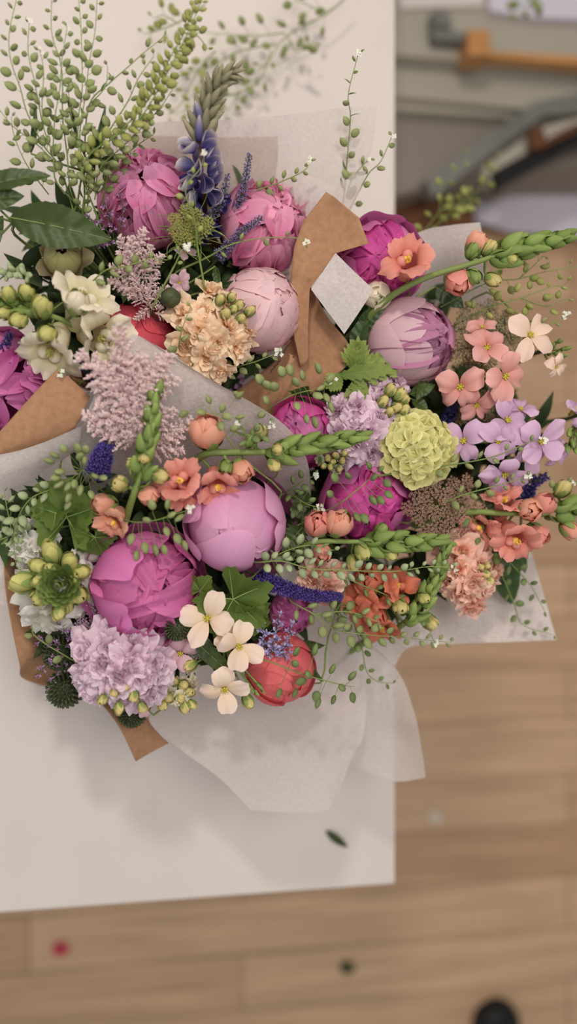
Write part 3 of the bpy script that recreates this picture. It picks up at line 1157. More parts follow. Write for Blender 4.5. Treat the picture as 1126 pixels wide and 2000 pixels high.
def feather(b, leaves, label, mat='leaflime', name='feathery_leaf_stem'):
    """Deeply cut leaves: (px0, py0, h0, px1, py1, h1, width px)."""
    t = thing(name, label, 'greenery', P(*leaves[0][:3]))
    ms = MB()
    p0 = P(*leaves[0][:3])
    for (x0, y0, h0, x1, y1, h1, w) in leaves:
        a, c = P(x0, y0, h0), P(x1, y1, h1)
        L = (c - a).length
        Wd = mpp(x0, y0, h0) * w
        mb = MB()
        lm, vm = leaf_mesh(L, Wd * .5, .5, 9, .1)
        mb.add(*lm.merged())
        for k in range(4):
            q = .18 + .17 * k
            for s in (-1, 1):
                l2, _ = leaf_mesh(Wd * (.75 - .12 * k), Wd * .26, .5, 5, .1, nv=20, nu=7)
                v, f, cc = l2.merged()
                rot = Matrix.Rotation(s * math.radians(48), 4, 'Z')
                rot.translation = Vector((L * q, 0, Wd * .03))
                mb.add(xf(v, rot), f, cc)
        mm = aim(a, c)
        o = build(t, 'leaf', mb, M[mat], mm)
        build(o, 'midrib', vm, M['leafvein'], mm)
        tube(ms, [p0 + Vector((0, 0, -.01)), a], .0011, .0009, 5)
    build(t, 'petioles', ms, M['stem'])
    stem_to_foot(t, p0 + Vector((0, 0, -.01)), (0, 0, 1), b, .0015, 'stem')
    return t


def filler(b, n, poly, hmin, hmax):
    """Leafy stems deep between the flowers."""
    def inside(x, y):
        c = False
        j = len(poly) - 1
        for i in range(len(poly)):
            xi, yi = poly[i]
            xj, yj = poly[j]
            if (yi > y) != (yj > y) and x < (xj - xi) * (y - yi) / (yj - yi) + xi:
                c = not c
            j = i
        return c
    xs = [q[0] for q in poly]
    ys = [q[1] for q in poly]
    k = 0
    pts = []
    tries = 0
    while k < n and tries < 4000:
        tries += 1
        x, y = R.uniform(min(xs), max(xs)), R.uniform(min(ys), max(ys))
        if not inside(x, y) or any((x - a) ** 2 + (y - c) ** 2 < 48 ** 2 for a, c in pts):
            continue
        pts.append((x, y))
        k += 1
        p = P(x, y, R.uniform(hmin, hmax))
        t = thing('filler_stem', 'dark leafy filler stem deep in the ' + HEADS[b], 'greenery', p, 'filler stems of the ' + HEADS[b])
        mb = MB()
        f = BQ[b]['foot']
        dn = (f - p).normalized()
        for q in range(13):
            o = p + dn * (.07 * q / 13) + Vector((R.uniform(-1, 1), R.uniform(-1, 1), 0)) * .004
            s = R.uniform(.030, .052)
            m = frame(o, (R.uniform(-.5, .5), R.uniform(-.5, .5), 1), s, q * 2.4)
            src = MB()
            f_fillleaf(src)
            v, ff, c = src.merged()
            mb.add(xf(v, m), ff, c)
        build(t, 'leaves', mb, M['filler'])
        stem_to_foot(t, p, -dn, b, .0013)


# ------------------------------------------------------------------ paper


def sheet(rows, ku=8, kv=8, wr=.0012, seed=1, linear=False):
    """Surface through a grid of (px, py, h) control points."""
    rng = np.random.RandomState(seed)
    g = [[P(*q) for q in r] for r in rows]

    def lin2(p, k):
        o = []
        for i in range(len(p) - 1):
            o += [p[i].lerp(p[i + 1], j / k) for j in range(k)]
        return o + [p[-1]]
    sm = lin2 if linear is True else smooth
    sv = lin2 if linear else smooth
    a = [sm(r, ku) for r in g]
    cols = [sv([a[i][j] for i in range(len(a))], kv) for j in range(len(a[0]))]
    pts = np.array([[[*cols[j][i]] for j in range(len(cols))] for i in range(len(cols[0]))])
    if wr:
        x, y = pts[..., 0], pts[..., 1]
        d = 0
        for k in range(7):
            an = rng.uniform(0, 6.3)
            fq = rng.uniform(40, 170)
            d = d + np.sin(fq * (x * math.cos(an) + y * math.sin(an)) + rng.uniform(0, 6.3)) / (1 + fq / 60)
        for k in range(5):
            an, ph = rng.uniform(0, 6.3), rng.uniform(0, 6.3)
            tt = 30 * (x * math.cos(an) + y * math.sin(an)) + ph
            d = d + 1.2 * np.abs(((tt / 3.14) % 2) - 1) - .6
        pts[..., 2] += wr * d
    mb = MB()
    mb.grid(pts, rnd=.5)
    return mb


def solidify(o, th):
    md = o.modifiers.new('thickness', 'SOLIDIFY')
    md.thickness = th
    md.offset = 0


def cone(b, rt, hs, top=None, seed=0):
    """The wrapped lower part of a bouquet, from its foot on the table to the flaring rim."""
    f = BQ[b]['foot']
    c = BQ[b]['c'] if top is None else top
    rng = np.random.RandomState(seed)
    nv, nu = 14, 64
    v = np.linspace(0, 1, nv)[:, None]
    ph = np.linspace(0, 2 * np.pi, nu, endpoint=False)[None, :]
    r = .034 + (rt - .034) * v ** .8
    r = r * (1 + .05 * np.sin(3 * ph + rng.uniform(0, 6)) * v + .035 * np.sin(9 * ph + rng.uniform(0, 6)) * (.4 + .6 * v))
    k = hs / max(.01, (c.z - TABLE))
    x = f.x + (c.x - f.x) * k * v + r * np.cos(ph)
    y = f.y + (c.y - f.y) * k * v + r * np.sin(ph)
    z = TABLE + .003 + v * hs + .012 * np.sin(2 * ph + 1) * v + 0 * ph
    mb = MB()
    mb.grid(np.stack([x, y, z], -1), closed=True)
    return mb


# ================================================================== the setting
def box(mb, c, s):
    x, y, z = [q / 2 for q in s]
    v = np.array([[i, j, k] for i in (-x, x) for j in (-y, y) for k in (-z, z)]) + np.array(c)
    f = np.array([[0, 1, 3, 2], [4, 6, 7, 5], [0, 4, 5, 1], [2, 3, 7, 6], [0, 2, 6, 4], [1, 5, 7, 3]])
    mb.add(v, f, np.ones((8, 4)) * .5)
    return mb


def flat(o, bevel=0.0):
    o.data.polygons.foreach_set('use_smooth', [False] * len(o.data.polygons))
    if bevel:
        m = o.modifiers.new('bevel', 'BEVEL')
        m.width = bevel
        m.segments = 3
    return o


def floor_material():
    m = bpy.data.materials.new('oak_planks')
    m.use_nodes = True
    nt = m.node_tree
    N = nt.nodes
    L = nt.links
    pb = N['Principled BSDF']
    tc = N.new('ShaderNodeTexCoord')
    br = N.new('ShaderNodeTexBrick')
    br.offset = .37
    br.inputs['Scale'].default_value = 1.0
    br.inputs['Brick Width'].default_value = 1.3
    br.inputs['Row Height'].default_value = .13
    br.inputs['Mortar Size'].default_value = .0016
    br.inputs['Color1'].default_value = rgb(200, 164, 130)
    br.inputs['Color2'].default_value = rgb(220, 186, 152)
    br.inputs['Mortar'].default_value = rgb(136, 102, 74)
    L.new(tc.outputs['Object'], br.inputs['Vector'])
    mp = N.new('ShaderNodeMapping')
    mp.inputs['Scale'].default_value = (1.6, 22, 1)
    L.new(tc.outputs['Object'], mp.inputs[0])
    nz = N.new('ShaderNodeTexNoise')
    nz.inputs['Scale'].default_value = 1.6
    nz.inputs['Detail'].default_value = 7
    L.new(mp.outputs[0], nz.inputs['Vector'])
    rp = N.new('ShaderNodeValToRGB')
    rp.color_ramp.elements[0].position = .3
    rp.color_ramp.elements[0].color = (.66, .61, .57, 1)
    rp.color_ramp.elements[1].position = .72
    rp.color_ramp.elements[1].color = (1.08, 1.05, 1.02, 1)
    L.new(nz.outputs[0], rp.inputs[0])
    mx = N.new('ShaderNodeMix')
    mx.data_type = 'RGBA'
    mx.blend_type = 'MULTIPLY'
    mx.inputs[0].default_value = .9
    L.new(br.outputs[0], mx.inputs[6])
    L.new(rp.outputs[0], mx.inputs[7])
    L.new(mx.outputs[2], pb.inputs['Base Color'])
    pb.inputs['Roughness'].default_value = .42
    return m


mb = MB()
mb.grid(np.array([[[-3, -3, 0], [3, -3, 0]], [[-3, 3, 0], [3, 3, 0]]], float))
fl = single('floor', mb, floor_material(), 'brown oak plank floor under the table', 'floor', None, 'structure')

m_table = mat_solid('white_laminate', (216, 206, 200), (222, 212, 204), scale=6, rough=.5, bump=.02)
m_metal = mat_solid('grey_leg', (110, 108, 104), (126, 122, 118), rough=.5, bump=0)
corner = P(775, 1727, 0)
far = P(768, 0, 0)
left = P(0, 1782, 0)
ex = (corner.x + far.x) / 2
ey = corner.y
tx0, ty1 = ex - 1.25, ey + 1.75
t = thing('work_table', 'white laminate work table carrying the three bouquets', 'table', ((ex + tx0) / 2, (ey + ty1) / 2, 0))
mb = MB()
box(mb, ((ex + tx0) / 2, (ey + ty1) / 2, TABLE - .019), (ex - tx0, ty1 - ey, .038))
flat(build(t, 'table_top', mb, m_table), .003)
for (x, y) in ((ex - .1, ey + .1), (tx0 + .1, ey + .1), (ex - .1, ty1 - .1), (tx0 + .1, ty1 - .1)):
    mb = MB()
    box(mb, (x, y, (TABLE - .038) / 2), (.05, .05, TABLE - .038))
    flat(build(t, 'leg', mb, m_metal), .003)

# ---- low shelf unit beyond the table edge, seen out of focus
m_grey = mat_solid('grey_board', (172, 166, 152), (180, 174, 160), scale=5, rough=.6, bump=0)
m_grey2 = mat_solid('dark_grey_panel', (140, 131, 120), (148, 139, 128), scale=5, rough=.6, bump=0)
m_gap_shade = mat_solid('gap_shade', (52, 50, 46), (62, 58, 52), rough=.7, bump=0)  # shade between the shelf boards, put in as a dark colour
m_orange = mat_solid('orange_wood', (194, 138, 84), (204, 150, 96), scale=12, stretch=(1, 8, 1), rough=.5, bump=0)
m_brownw = mat_solid('brown_wood', (92, 58, 34), (110, 70, 42), scale=12, rough=.5, bump=0)
m_black = mat_solid('black_plastic', (20, 20, 20), (28, 28, 27), rough=.5, bump=0)
m_paper = mat_solid('pale_lilac_paper', (214, 208, 220), (222, 215, 226), scale=4, rough=.7, bump=0)
m_blue = mat_solid('slate_blue', (120, 121, 117), (130, 130, 126), scale=8, rough=.6, bump=0)


def slab(par, name, poly, h0, h1, mat, label=None):
    """Board with a pixel outline at its top height h1, going down to h0 (metres above the table top)."""
    top = [P(x, y, h1) for x, y in poly]
    n = len(top)
    vt = np.array([[*p] for p in top])
    vb = vt.copy()
    vb[:, 2] = TABLE + h0
    v = np.concatenate([vt, vb])
    me = bpy.data.meshes.new(name)
    faces = [list(range(n)), list(range(2 * n - 1, n - 1, -1))] + [[i, n + i, n + (i + 1) % n, (i + 1) % n] for i in range(n)]
    me.from_pydata(v.tolist(), [], faces)
    me.update()
    o = part(par, name, me, mat, None, label) if par else None
    return o


t = thing('shelf_unit', 'low grey shelf unit standing on the floor past the table', 'furniture', P(960, 60, -.74))
slab(t, 'front_panel', [(640, 210), (1126, 225), (1300, 230), (1300, 330), (1126, 330), (970, 330), (760, 385), (640, 385)], -.75, -.55, m_grey2)
slab(t, 'lower_board', [(640, 112), (1300, 175), (1300, 240), (640, 176)], -.55, -.50, m_grey)
slab(t, 'lower_ledge', [(640, 172), (1300, 215), (1300, 250), (640, 205)], -.60, -.52, m_grey)
slab(t, 'recess_shade', [(640, 95), (1300, 142), (1300, 182), (640, 114)], -.60, -.53, m_gap_shade)  # dark slab stands in for the shade in the gap
slab(t, 'upper_board', [(640, -40), (1300, 20), (1300, 150), (640, 97)], -.52, -.46, m_grey)
t = thing('wooden_bracket', 'orange wood strip with a square block lying on the grey shelf', 'wood piece', P(940, 80, -.46))
slab(t, 'block', [(914, 58), (956, 58), (958, 108), (914, 108)], -.46, -.41, m_orange)
slab(t, 'strip', [(914, 98), (1300, 118), (1300, 140), (930, 108)], -.46, -.43, m_orange)
t = thing('tool_case', 'small slate blue case standing on the shelf beside the orange block', 'case', P(870, 60, -.46))
slab(t, 'body', [(842, 25), (880, 28), (884, 60), (912, 64), (910, 80), (846, 76)], -.46, -.43, m_blue)
slab(t, 'lid', [(852, 22), (874, 22), (876, 50), (852, 50)], -.43, -.42, m_blue)
t = thing('paper_stack', 'pale stack of paper lying on the grey shelf behind the orange strip', 'paper', P(1040, 10, -.46))
slab(t, 'sheets', [(955, -30), (1160, -30), (1160, 38), (1040, 34), (955, 20)], -.46, -.44, m_paper)
t = thing('cream_board', 'cream board lying on the shelf unit next to the paper stack', 'board', P(850, 5, -.46))
slab(t, 'panel', [(780, -30), (945, -30), (945, 12), (780, 16)], -.46, -.45, m_table)
t = thing('slanted_rail', 'dark diagonal rail with a brown wood peg leaning by the shelf', 'rail', P(1060, 300, -.6))
slab(t, 'grey_bar', [(830, 350), (1040, 200), (1300, 150), (1300, 205), (1060, 225), (845, 385)], -.52, -.49, m_blue)
slab(t, 'pale_bar', [(940, 330), (1050, 250), (1300, 190), (1300, 240), (1126, 262), (960, 362)], -.50, -.47, m_grey)
slab(t, 'black_bar', [(962, 335), (1126, 245), (1300, 175), (1300, 232), (1126, 282), (975, 366)], -.48, -.45, m_black)
slab(t, 'peg', [(1036, 248), (1058, 246), (1066, 272), (1126, 240), (1128, 255), (1060, 288), (1040, 290)], -.45, -.43, m_brownw)
t = thing('paper_sheet', 'large pale lilac sheet of paper on the floor under the dark rail', 'paper', P(1050, 400, -.70))
slab(t, 'sheet', [(938, 370), (1126, 285), (1300, 240), (1300, 480), (1126, 462), (1000, 455), (925, 430)], -.70, -.698, m_paper)
slab(t, 'grey_border', [(930, 362), (1126, 268), (1300, 220), (1300, 285), (1126, 322), (945, 402)], -.698, -.694, m_grey2)
t = thing('brown_crate', 'brown wooden crate on the floor at the table edge', 'crate', P(800, 420, -.72))
slab(t, 'side_board', [(640, 380), (830, 376), (900, 405), (930, 440), (905, 520), (640, 520)], -.75, -.62, m_brownw)
t = thing('stool_foot', 'round black rubber foot on the floor at the bottom edge', 'stool foot', P(975, 2000, -.75))
mb = MB()
c0 = P(975, 2012, -.72)
v = np.linspace(0, 1, 9)[:, None]
ph = np.linspace(0, 2 * np.pi, 28, endpoint=False)[None, :]
r = .060 * np.sqrt(np.clip(1 - (v * .98) ** 3, 0, 1))
mb.grid(np.stack([c0.x + r * np.cos(ph), c0.y + r * np.sin(ph), .0 + .05 * v + 0 * ph], -1), closed=True)
build(t, 'rubber_pad', mb, m_black)
mb = MB()
tube(mb, [Vector((c0.x, c0.y, .04)), Vector((c0.x + .02, c0.y - .03, .3))], .018, .018, 12)
build(t, 'post', mb, m_black)


def litter(name, label, pts, w, h, mat):
    a, c = P(*pts[0], h), P(*pts[1], h)
    lm, vm = leaf_mesh((c - a).length, mpp(*pts[0], h) * w, 0, 1, .1, arch=-25, e0=12)
    t = thing(name, label, 'fallen leaf' if 'leaf' in name else 'fallen petal', a)
    mm = aim(a, c)
    build(t, 'blade', lm, mat, mm)


litter('fallen_leaf', 'small green leaf lying on the white table top', [(636, 1622), (680, 1656)], 16, .002, M['leaf'])
litter('fallen_leaf', 'tiny dull green leaf dropped on the wood floor', [(664, 1884), (694, 1896)], 26, -.747, M['leaf'])
litter('fallen_petal', 'small red petal dropped on the wood floor', [(102, 1850), (138, 1856)], 28, -.747, M['red'])
litter('fallen_petal', 'tiny pale petal dropped on the floor beside the table corner', [(836, 1592), (864, 1600)], 22, -.747, M['white'])

# ================================================================== paper wrappers
def wrapper(name, label, b, flaps, cone_r, cone_h, mat, seed, top=None):
    t = thing(name, label, 'wrapping paper', BQ[b]['foot'])
    if cone_r:
        o = build(t, 'wrapped_cone', cone(b, cone_r, cone_h, top, seed), M[mat])
        if mat == 'kraft':
            solidify(o, .0005)
    for i, (rows, kw) in enumerate(flaps):
        o = build(t, 'flap', sheet(rows, seed=seed + i, **kw), M[kw.pop('mat', mat)] if False else M[mat])
        if mat == 'kraft':
            solidify(o, .0005)
    return t


wrapper('kraft_wrapper', 'brown kraft paper wrapper with a torn collar beside the pale pink peony', 'A', [
    # upper collar
    ([[(636, 376, .275), (642, 380, .278), (652, 386, .28)],
      [(592, 432, .262), (650, 424, .272), (700, 425, .285)],
      [(574, 482, .256), (640, 470, .265), (719, 476, .285)],
      [(568, 530, .252), (612, 515, .262), (656, 494, .272)],
      [(566, 590, .25), (584, 580, .255), (605, 562, .265)],
      [(572, 650, .242), (590, 645, .248), (601, 640, .252)],
      [(586, 715, .232), (594, 712, .234), (602, 700, .238)]], dict(wr=.0006, linear='v')),
    # lower wing
    ([[(588, 560, .238), (598, 556, .24), (607, 562, .244)],
      [(578, 620, .232), (610, 610, .238), (640, 620, .248)],
      [(550, 690, .212), (625, 690, .236), (688, 691, .255)],
      [(500, 735, .195), (590, 745, .222), (642, 744, .238)],
      [(440, 780, .175), (520, 796, .195), (575, 792, .205)],
      [(400, 830, .15), (470, 850, .165), (520, 840, .17)]], dict(wr=.0007)),
    # corner at the other side
    ([[(112, 720, .275), (145, 746, .275), (176, 774, .275)],
      [(60, 775, .272), (105, 795, .274), (152, 828, .27)],
      [(0, 842, .268), (50, 855, .268), (122, 850, .262)],
      [(-60, 895, .262), (-50, 900, .262), (-40, 905, .26)]], dict(wr=.0004)),
    # band under the tissue
    ([[(250, 262, .18), (400, 268, .18), (542, 266, .185)],
      [(250, 330, .165), (400, 330, .165), (542, 313, .17)],
      [(260, 420, .14), (400, 420, .14), (530, 400, .14)]], dict(wr=.0005)),
], .115, .15, 'kraft', 3)
wrapper('kraft_wrapper', 'brown kraft paper wrapper with a curled edge under the white snapdragon rosette', 'B', [
    ([[(6, 1045, .19), (30, 1045, .18), (60, 1050, .15)],
      [(10, 1140, .20), (34, 1150, .19), (90, 1150, .15)],
      [(22, 1220, .195), (52, 1225, .185), (110, 1230, .15)],
      [(38, 1296, .18), (64, 1278, .185), (120, 1280, .15)],
      [(42, 1322, .15), (66, 1322, .14), (130, 1320, .12)],
      [(78, 1338, .13), (120, 1345, .13), (170, 1340, .12)]], dict(wr=.0004)),
    ([[(120, 1310, .15), (200, 1340, .15), (300, 1370, .15)],
      [(185, 1362, .17), (235, 1385, .17), (290, 1405, .17)],
      [(232, 1420, .18), (270, 1428, .18), (312, 1435, .18)],
      [(265, 1487, .185), (297, 1468, .185), (330, 1451, .185)]], dict(wr=.0004)),
], .10, .15, 'kraft', 11)
wrapper('kraft_wrapper', 'brown kraft paper wrapper peeking behind the top magenta peony at the table edge', 'C', [
    ([[(735, 505, .19), (775, 480, .195), (815, 470, .19)],
      [(765, 472, .215), (785, 458, .22), (806, 447, .22)]], dict(wr=.0003)),
], .105, .15, 'kraft', 17)

wrapper('tissue_wrapper', 'white tissue paper spread behind the lupin with its corner over the table', 'A', [
    ([[(150, 330, .20), (270, 246, .20), (430, 236, .215), (580, 222, .235), (737, 204, .255)],
      [(170, 360, .19), (290, 300, .19), (430, 300, .20), (590, 290, .225), (724, 300, .25)],
      [(200, 400, .17), (300, 380, .17), (450, 380, .185), (590, 380, .21), (686, 408, .24)],
      [(240, 460, .13), (330, 480, .13), (460, 490, .14), (560, 500, .18), (610, 540, .22)]], dict(wr=.0012)),
    ([[(560, 330, .235), (610, 345, .242), (655, 366, .252)],
      [(545, 400, .22), (590, 410, .235), (630, 420, .25)],
      [(540, 480, .20), (565, 500, .225), (596, 520, .24)],
      [(545, 560, .18), (562, 575, .21), (578, 590, .23)]], dict(wr=.0008)),
], None, None, 'tissue', 23)
wrapper('tissue_patch', 'small square of white tissue folded over the kraft collar', 'A', [
    ([[(655, 494, .276), (692, 530, .284), (729, 566, .29)],
      [(630, 530, .274), (668, 572, .282), (702, 608, .286)],
      [(607, 565, .27), (640, 610, .276), (672, 652, .28)]], dict(wr=.0004)),
], None, None, 'tissue2', 29)
wrapper('tissue_wrapper', 'white tissue paper peak behind the pink astilbe and the salmon snapdragons', 'B', [
    ([[(258, 652, .295), (265, 654, .295), (275, 658, .295), (285, 663, .295)],
      [(203, 735, .285), (280, 715, .285), (345, 705, .288), (400, 735, .29)],
      [(165, 822, .27), (280, 810, .265), (420, 795, .272), (545, 822, .282)],
      [(150, 880, .235), (280, 890, .225), (440, 890, .235), (598, 895, .265)],
      [(180, 980, .17), (290, 980, .16), (450, 985, .165), (608, 985, .21)]], dict(wr=.0008)),
    ([[(-60, 895, .268), (0, 888, .266), (65, 872, .266), (160, 832, .272)],
      [(-60, 930, .262), (0, 925, .258), (65, 905, .255), (155, 865, .255)],
      [(-60, 985, .24), (0, 962, .238), (62, 935, .236), (150, 880, .232)]], dict(wr=.0010)),
    ([[(-20, 1050, .20), (0, 1060, .20), (10, 1075, .19)],
      [(-20, 1120, .195), (4, 1125, .195), (24, 1150, .19)],
      [(-20, 1180, .19), (12, 1182, .19), (34, 1180, .185)]], dict(wr=.0004)),
], None, None, 'tissue2', 31)
wrapper('tissue_wrapper', 'translucent white tissue paper fanned out below the coral peony', 'B', [
    ([[(560, 1190, .15), (610, 1180, .17), (640, 1185, .18), (667, 1214, .19)],
      [(560, 1290, .13), (640, 1270, .16), (710, 1262, .18), (770, 1302, .195)],
      [(560, 1390, .13), (660, 1380, .155), (750, 1372, .18), (808, 1390, .20)],
      [(600, 1460, .13), (690, 1460, .15), (770, 1448, .17), (824, 1470, .195)],
      [(640, 1480, .125), (705, 1502, .15), (770, 1526, .17), (831, 1520, .19)]], dict(wr=.0007)),
    ([[(230, 1345, .13), (380, 1350, .13), (540, 1320, .13), (640, 1210, .14)],
      [(272, 1402, .155), (410, 1410, .155), (590, 1390, .155), (705, 1310, .175)],
      [(350, 1462, .17), (465, 1475, .175), (620, 1468, .18), (712, 1425, .19)],
      [(430, 1522, .18), (505, 1530, .185), (628, 1530, .19), (688, 1480, .195)],
      [(490, 1583, .19), (545, 1586, .195), (632, 1586, .20), (654, 1560, .20)]], dict(wr=.0012)),
], None, None, 'tissue', 37)
wrapper('tissue_wrapper', 'white tissue paper sheet jutting past the table edge under the salmon stock', 'C', [
    ([[(690, 1120, .14), (780, 1110, .14), (880, 1080, .15), (960, 1045, .16), (1034, 1070, .18)],
      [(730, 1190, .16), (800, 1180, .16), (900, 1165, .17), (985, 1140, .18), (1055, 1140, .195)],
      [(770, 1300, .18), (802, 1263, .18), (900, 1257, .19), (990, 1254, .20), (1086, 1250, .21)]], dict(wr=.0006)),
    ([[(770, 480, .21), (826, 450, .215), (880, 440, .22), (936, 435, .225)],
      [(780, 540, .19), (840, 520, .19), (890, 500, .20), (948, 500, .21)],
      [(790, 620, .14), (850, 610, .14), (900, 600, .15), (960, 600, .17)]], dict(wr=.0005)),
], None, None, 'tissue2', 41)
# brown tag strip with a scrawl of writing
t = thing('paper_tag', 'narrow brown paper strip with scrawled dark writing under the pale pink peony', 'tag', P(540, 730, .225))
build(t, 'strip', sheet([[(572, 694, .243), (562, 690, .243)], [(545, 735, .238), (575, 702, .243)], [(505, 790, .225), (520, 780, .226)]], wr=0, linear=True), M['kraft'])
mb = MB()
pts = []
for k in range(40):
    q = k / 39
    pts.append(P(527 + 20 * q + 2.4 * math.sin(k * 1.9), 727 - 24 * q + 2.6 * math.cos(k * 1.4), .246))
tube(mb, pts, .00035, .00035, 4)
build(t, 'writing', mb, M['ink'])

# ================================================================== bouquet A (with the lupin)
peony('A', 290, 398, .215, 82, 'ruffle', 'hotpink', 'hotpink', 'pink ruffled peony half hidden between lupin and seed pod spray', d=(-.1, -.25))
peony('A', 512, 448, .215, 80, 'ruffle', 'rose', 'rose', 'rose pink ruffled peony right of the lupin'.replace('right of', 'against the tissue beside'), d=(.35, -.15))
peony('A', 507, 606, .235, 82, 'globe', 'palepink', 'palepink', 'palest pink closed globe peony next to the kraft collar', d=(.25, .0))
peony('A', 268, 672, .205, 80, 'bud', 'red', 'red', 'red coral closed peony under the white snapdragon', d=(.1, .2))
peony('A', 8, 750, .21, 96, 'ruffle', 'magenta', 'magenta', 'magenta ruffled peony cut by the frame edge at the kraft corner', d=(-.2, .15))
double_stock('A', 415, 655, .26, 74, 13, 31, 'peach', 'peach double stock cluster in front of the palest pink peony'.replace('in front of', 'against'), sqx=1.0, sqy=1.12,
             buds=[(430, 585, 13), (452, 580, 12), (466, 596, 13), (441, 613, 14), (470, 622, 12), (488, 607, 13), (455, 603, 11)])
snapdragon('A', [(215, 690, .20), (150, 640, .26), (95, 615, .275), (40, 600, .275), (-10, 590, .27)], [
    (150, 592, .30, 30, (.1, -.3, 1), 'bud', 'ivory'), (162, 582, .282, 58, (.25, -.5, .7), 'bloom', 'ivory'),
    (196, 662, .27, 56, (.5, .3, .8), 'bloom', 'ivory'), (98, 686, .27, 56, (-.2, .7, .6), 'bloom', 'ivory'),
    (92, 652, .295, 24, (0, .3, 1), 'bud', 'yellowgreen'), (82, 600, .295, 26, (.1, -.4, .9), 'bud', 'yellowgreen'),
    (36, 625, .29, 22, (-.2, .4, 1), 'bud', 'yellowgreen'), (52, 572, .285, 20, (0, -.4, 1), 'bud', 'yellowgreen'),
    (18, 575, .285, 19, (-.2, -.4, 1), 'bud', 'yellowgreen'), (8, 612, .285, 17, (-.2, .3, 1), 'bud', 'yellowgreen')],
    'ivory white snapdragon with yellow green buds beside the red coral peony', tip=(.72, 1.0, 8, 22, 14), r=6)
astilbe('A', [(330, 660, .215), (290, 600, .25), (262, 540, .265), (250, 480, .27)], [
    (255, 515, .268, 284, 446, .285), (258, 520, .268, 232, 460, .282), (270, 545, .265, 212, 520, .27), (272, 545, .265, 318, 496, .272), (262, 535, .268, 255, 460, .284), (268, 540, .267, 296, 478, .28), (262, 530, .268, 228, 490, .278),
    (285, 590, .258, 235, 560, .264), (285, 585, .258, 332, 560, .264), (300, 610, .25, 342, 620, .252), (295, 600, .25, 262, 625, .252), (280, 570, .262, 210, 548, .264), (282, 575, .262, 310, 530, .268), (280, 575, .262, 255, 530, .27), (290, 595, .258, 320, 600, .258), (292, 600, .255, 285, 560, .266), (270, 550, .266, 245, 505, .274)],
    'small pink astilbe plume between the olive hellebore and the dark poppy bud')
# lupin
LP = [(402, 425, .20), (398, 370, .255), (390, 310, .285), (395, 250, .30), (412, 190, .312), (432, 155, .318), (462, 141, .315)]
lpp = smooth([P(*q) for q in LP], 6)
t = thing('lupin', 'tall violet lupin spire with a drooping olive tip', 'flower', P(*LP[0]))
mb = MB()
tube(mb, lpp, .0026, .0008, 7)
build(t, 'stem', mb, M['redstem'])
mp_ = mpp(400, 300, .28)
nfl = 104
for k in range(nfl):
    q = k / nfl
    p, tg = along(lpp, min(1, q ** 1.0))
    ang = k * 2.39996
    u = tg.cross(Vector((0, 0, 1))).normalized()
    w = u.cross(tg).normalized()
    rad = u * math.cos(ang) + w * math.sin(ang)
    if q < .56:
        if q > .08 and k % 2:
            continue
        sz = mp_ * (31 - 8 * q)
        mt = 'lupin' if q < .27 else 'lupinedge'
        mm = frame(p + rad * mp_ * (17 if q < .3 else 12), (rad * .9 + tg * (.15 + .9 * q)).normalized(), sz, 0)
        # banner side towards the tip
        part(t, 'floret', lib('lupin_floret', f_lupfloret, 4), M[mt], mm)
    else:
        sz = mp_ * (25 - 13 * (q - .56) / .44)
        mm = frame(p + rad * mp_ * 4.5, (rad * .6 + tg * .9).normalized(), sz, R.uniform(0, 6))
        part(t, 'bud', lib('lupin_bud', f_lupbud, 3), M['lupinbud'] if q > .7 or R.random() < .6 else M['lupinedge'], mm, 'grey green bud')
stem_to_foot(t, lpp[0], lpp[1] - lpp[0], 'A', .0026, 'redstem', 'lower_stem')

spike('A', [(455, 430, .235), (475, 370, .262), (487, 300, .275)], 'dusty lavender veronica spike rising beside the lupin', 'lavender', 12, 110, name='veronica', sz=6)
spike('A', [(425, 505, .24), (470, 455, .262), (512, 425, .27)], 'dusty lavender veronica spike lying across the rose pink peony', 'lavender', 13, 110, name='veronica', sz=6.5)
spike('A', [(395, 440, .24), (430, 400, .262), (445, 340, .265)], 'dull violet veronica spike tucked against the lupin stem', 'lavender', 11, 80, name='veronica', sz=6)
umbel('A', 370, 442, .28, 40, 16, 13, 'dillgreen', 'lime green dill umbel below the lupin with thread fine leaves', d=(.1, -.1), sqy=.8, name='dill_umbel', threads=46)
leafy('A', [(20, 425, .27, 216, 466, .275, 84, .15), (-40, 370, .28, 96, 336, .285, 44, -.2), (-70, 400, .275, 45, 380, .28, 56, .1), (-40, 500, .26, 6, 420, .265, 40, .3), (-80, 330, .265, 20, 395, .275, 50, 0)],
      'large glossy dark green leaves reaching in above the olive hellebore', 'leaf', serr=.06, nser=26, fold=.22)
# olive hellebore-like bud
p = P(122, 505, .235)
t = thing('hellebore', 'olive green hellebore bud with beige bracts under the big leaf', 'flower', p)
fm = frame(p, tilt(122, 505, 'A', d=(.1, -.1)), mpp(122, 505, .235) * 42, .3)
mb = MB()
for k in range(9):
    spetal(mb, .9 - .02 * (k % 3), k * .7 + R.uniform(-.1, .1), 3.0, R.uniform(.12, .3), .5, 9, 10, lip=-.02, ruf=.02, tuck=.08, tipr=.5, sq=1.15)
build(t, 'bud', mb, M['olive'], fm)
mb = MB()
for k in range(7):
    apetal(mb, 1.15, .95, k * .9 + .2, .6, -.7, R.uniform(45, 75), R.uniform(-45, 10), 7, 7, cup=.25, ruf=.12, base=.5, tipr=.35)
build(t, 'bracts', mb, M['beigebract'], fm)
mb = MB()
for k in range(9):
    tube(mb, [(0, 0, 1.02), (R.uniform(-.16, .16), R.uniform(-.16, .16), 1.25)], .025, .02, 4)
build(t, 'stigma', mb, M['astilbe'], fm)
stem_to_foot(t, p - Vector((0, 0, .02)), (0, 0, 1), 'A', .002)
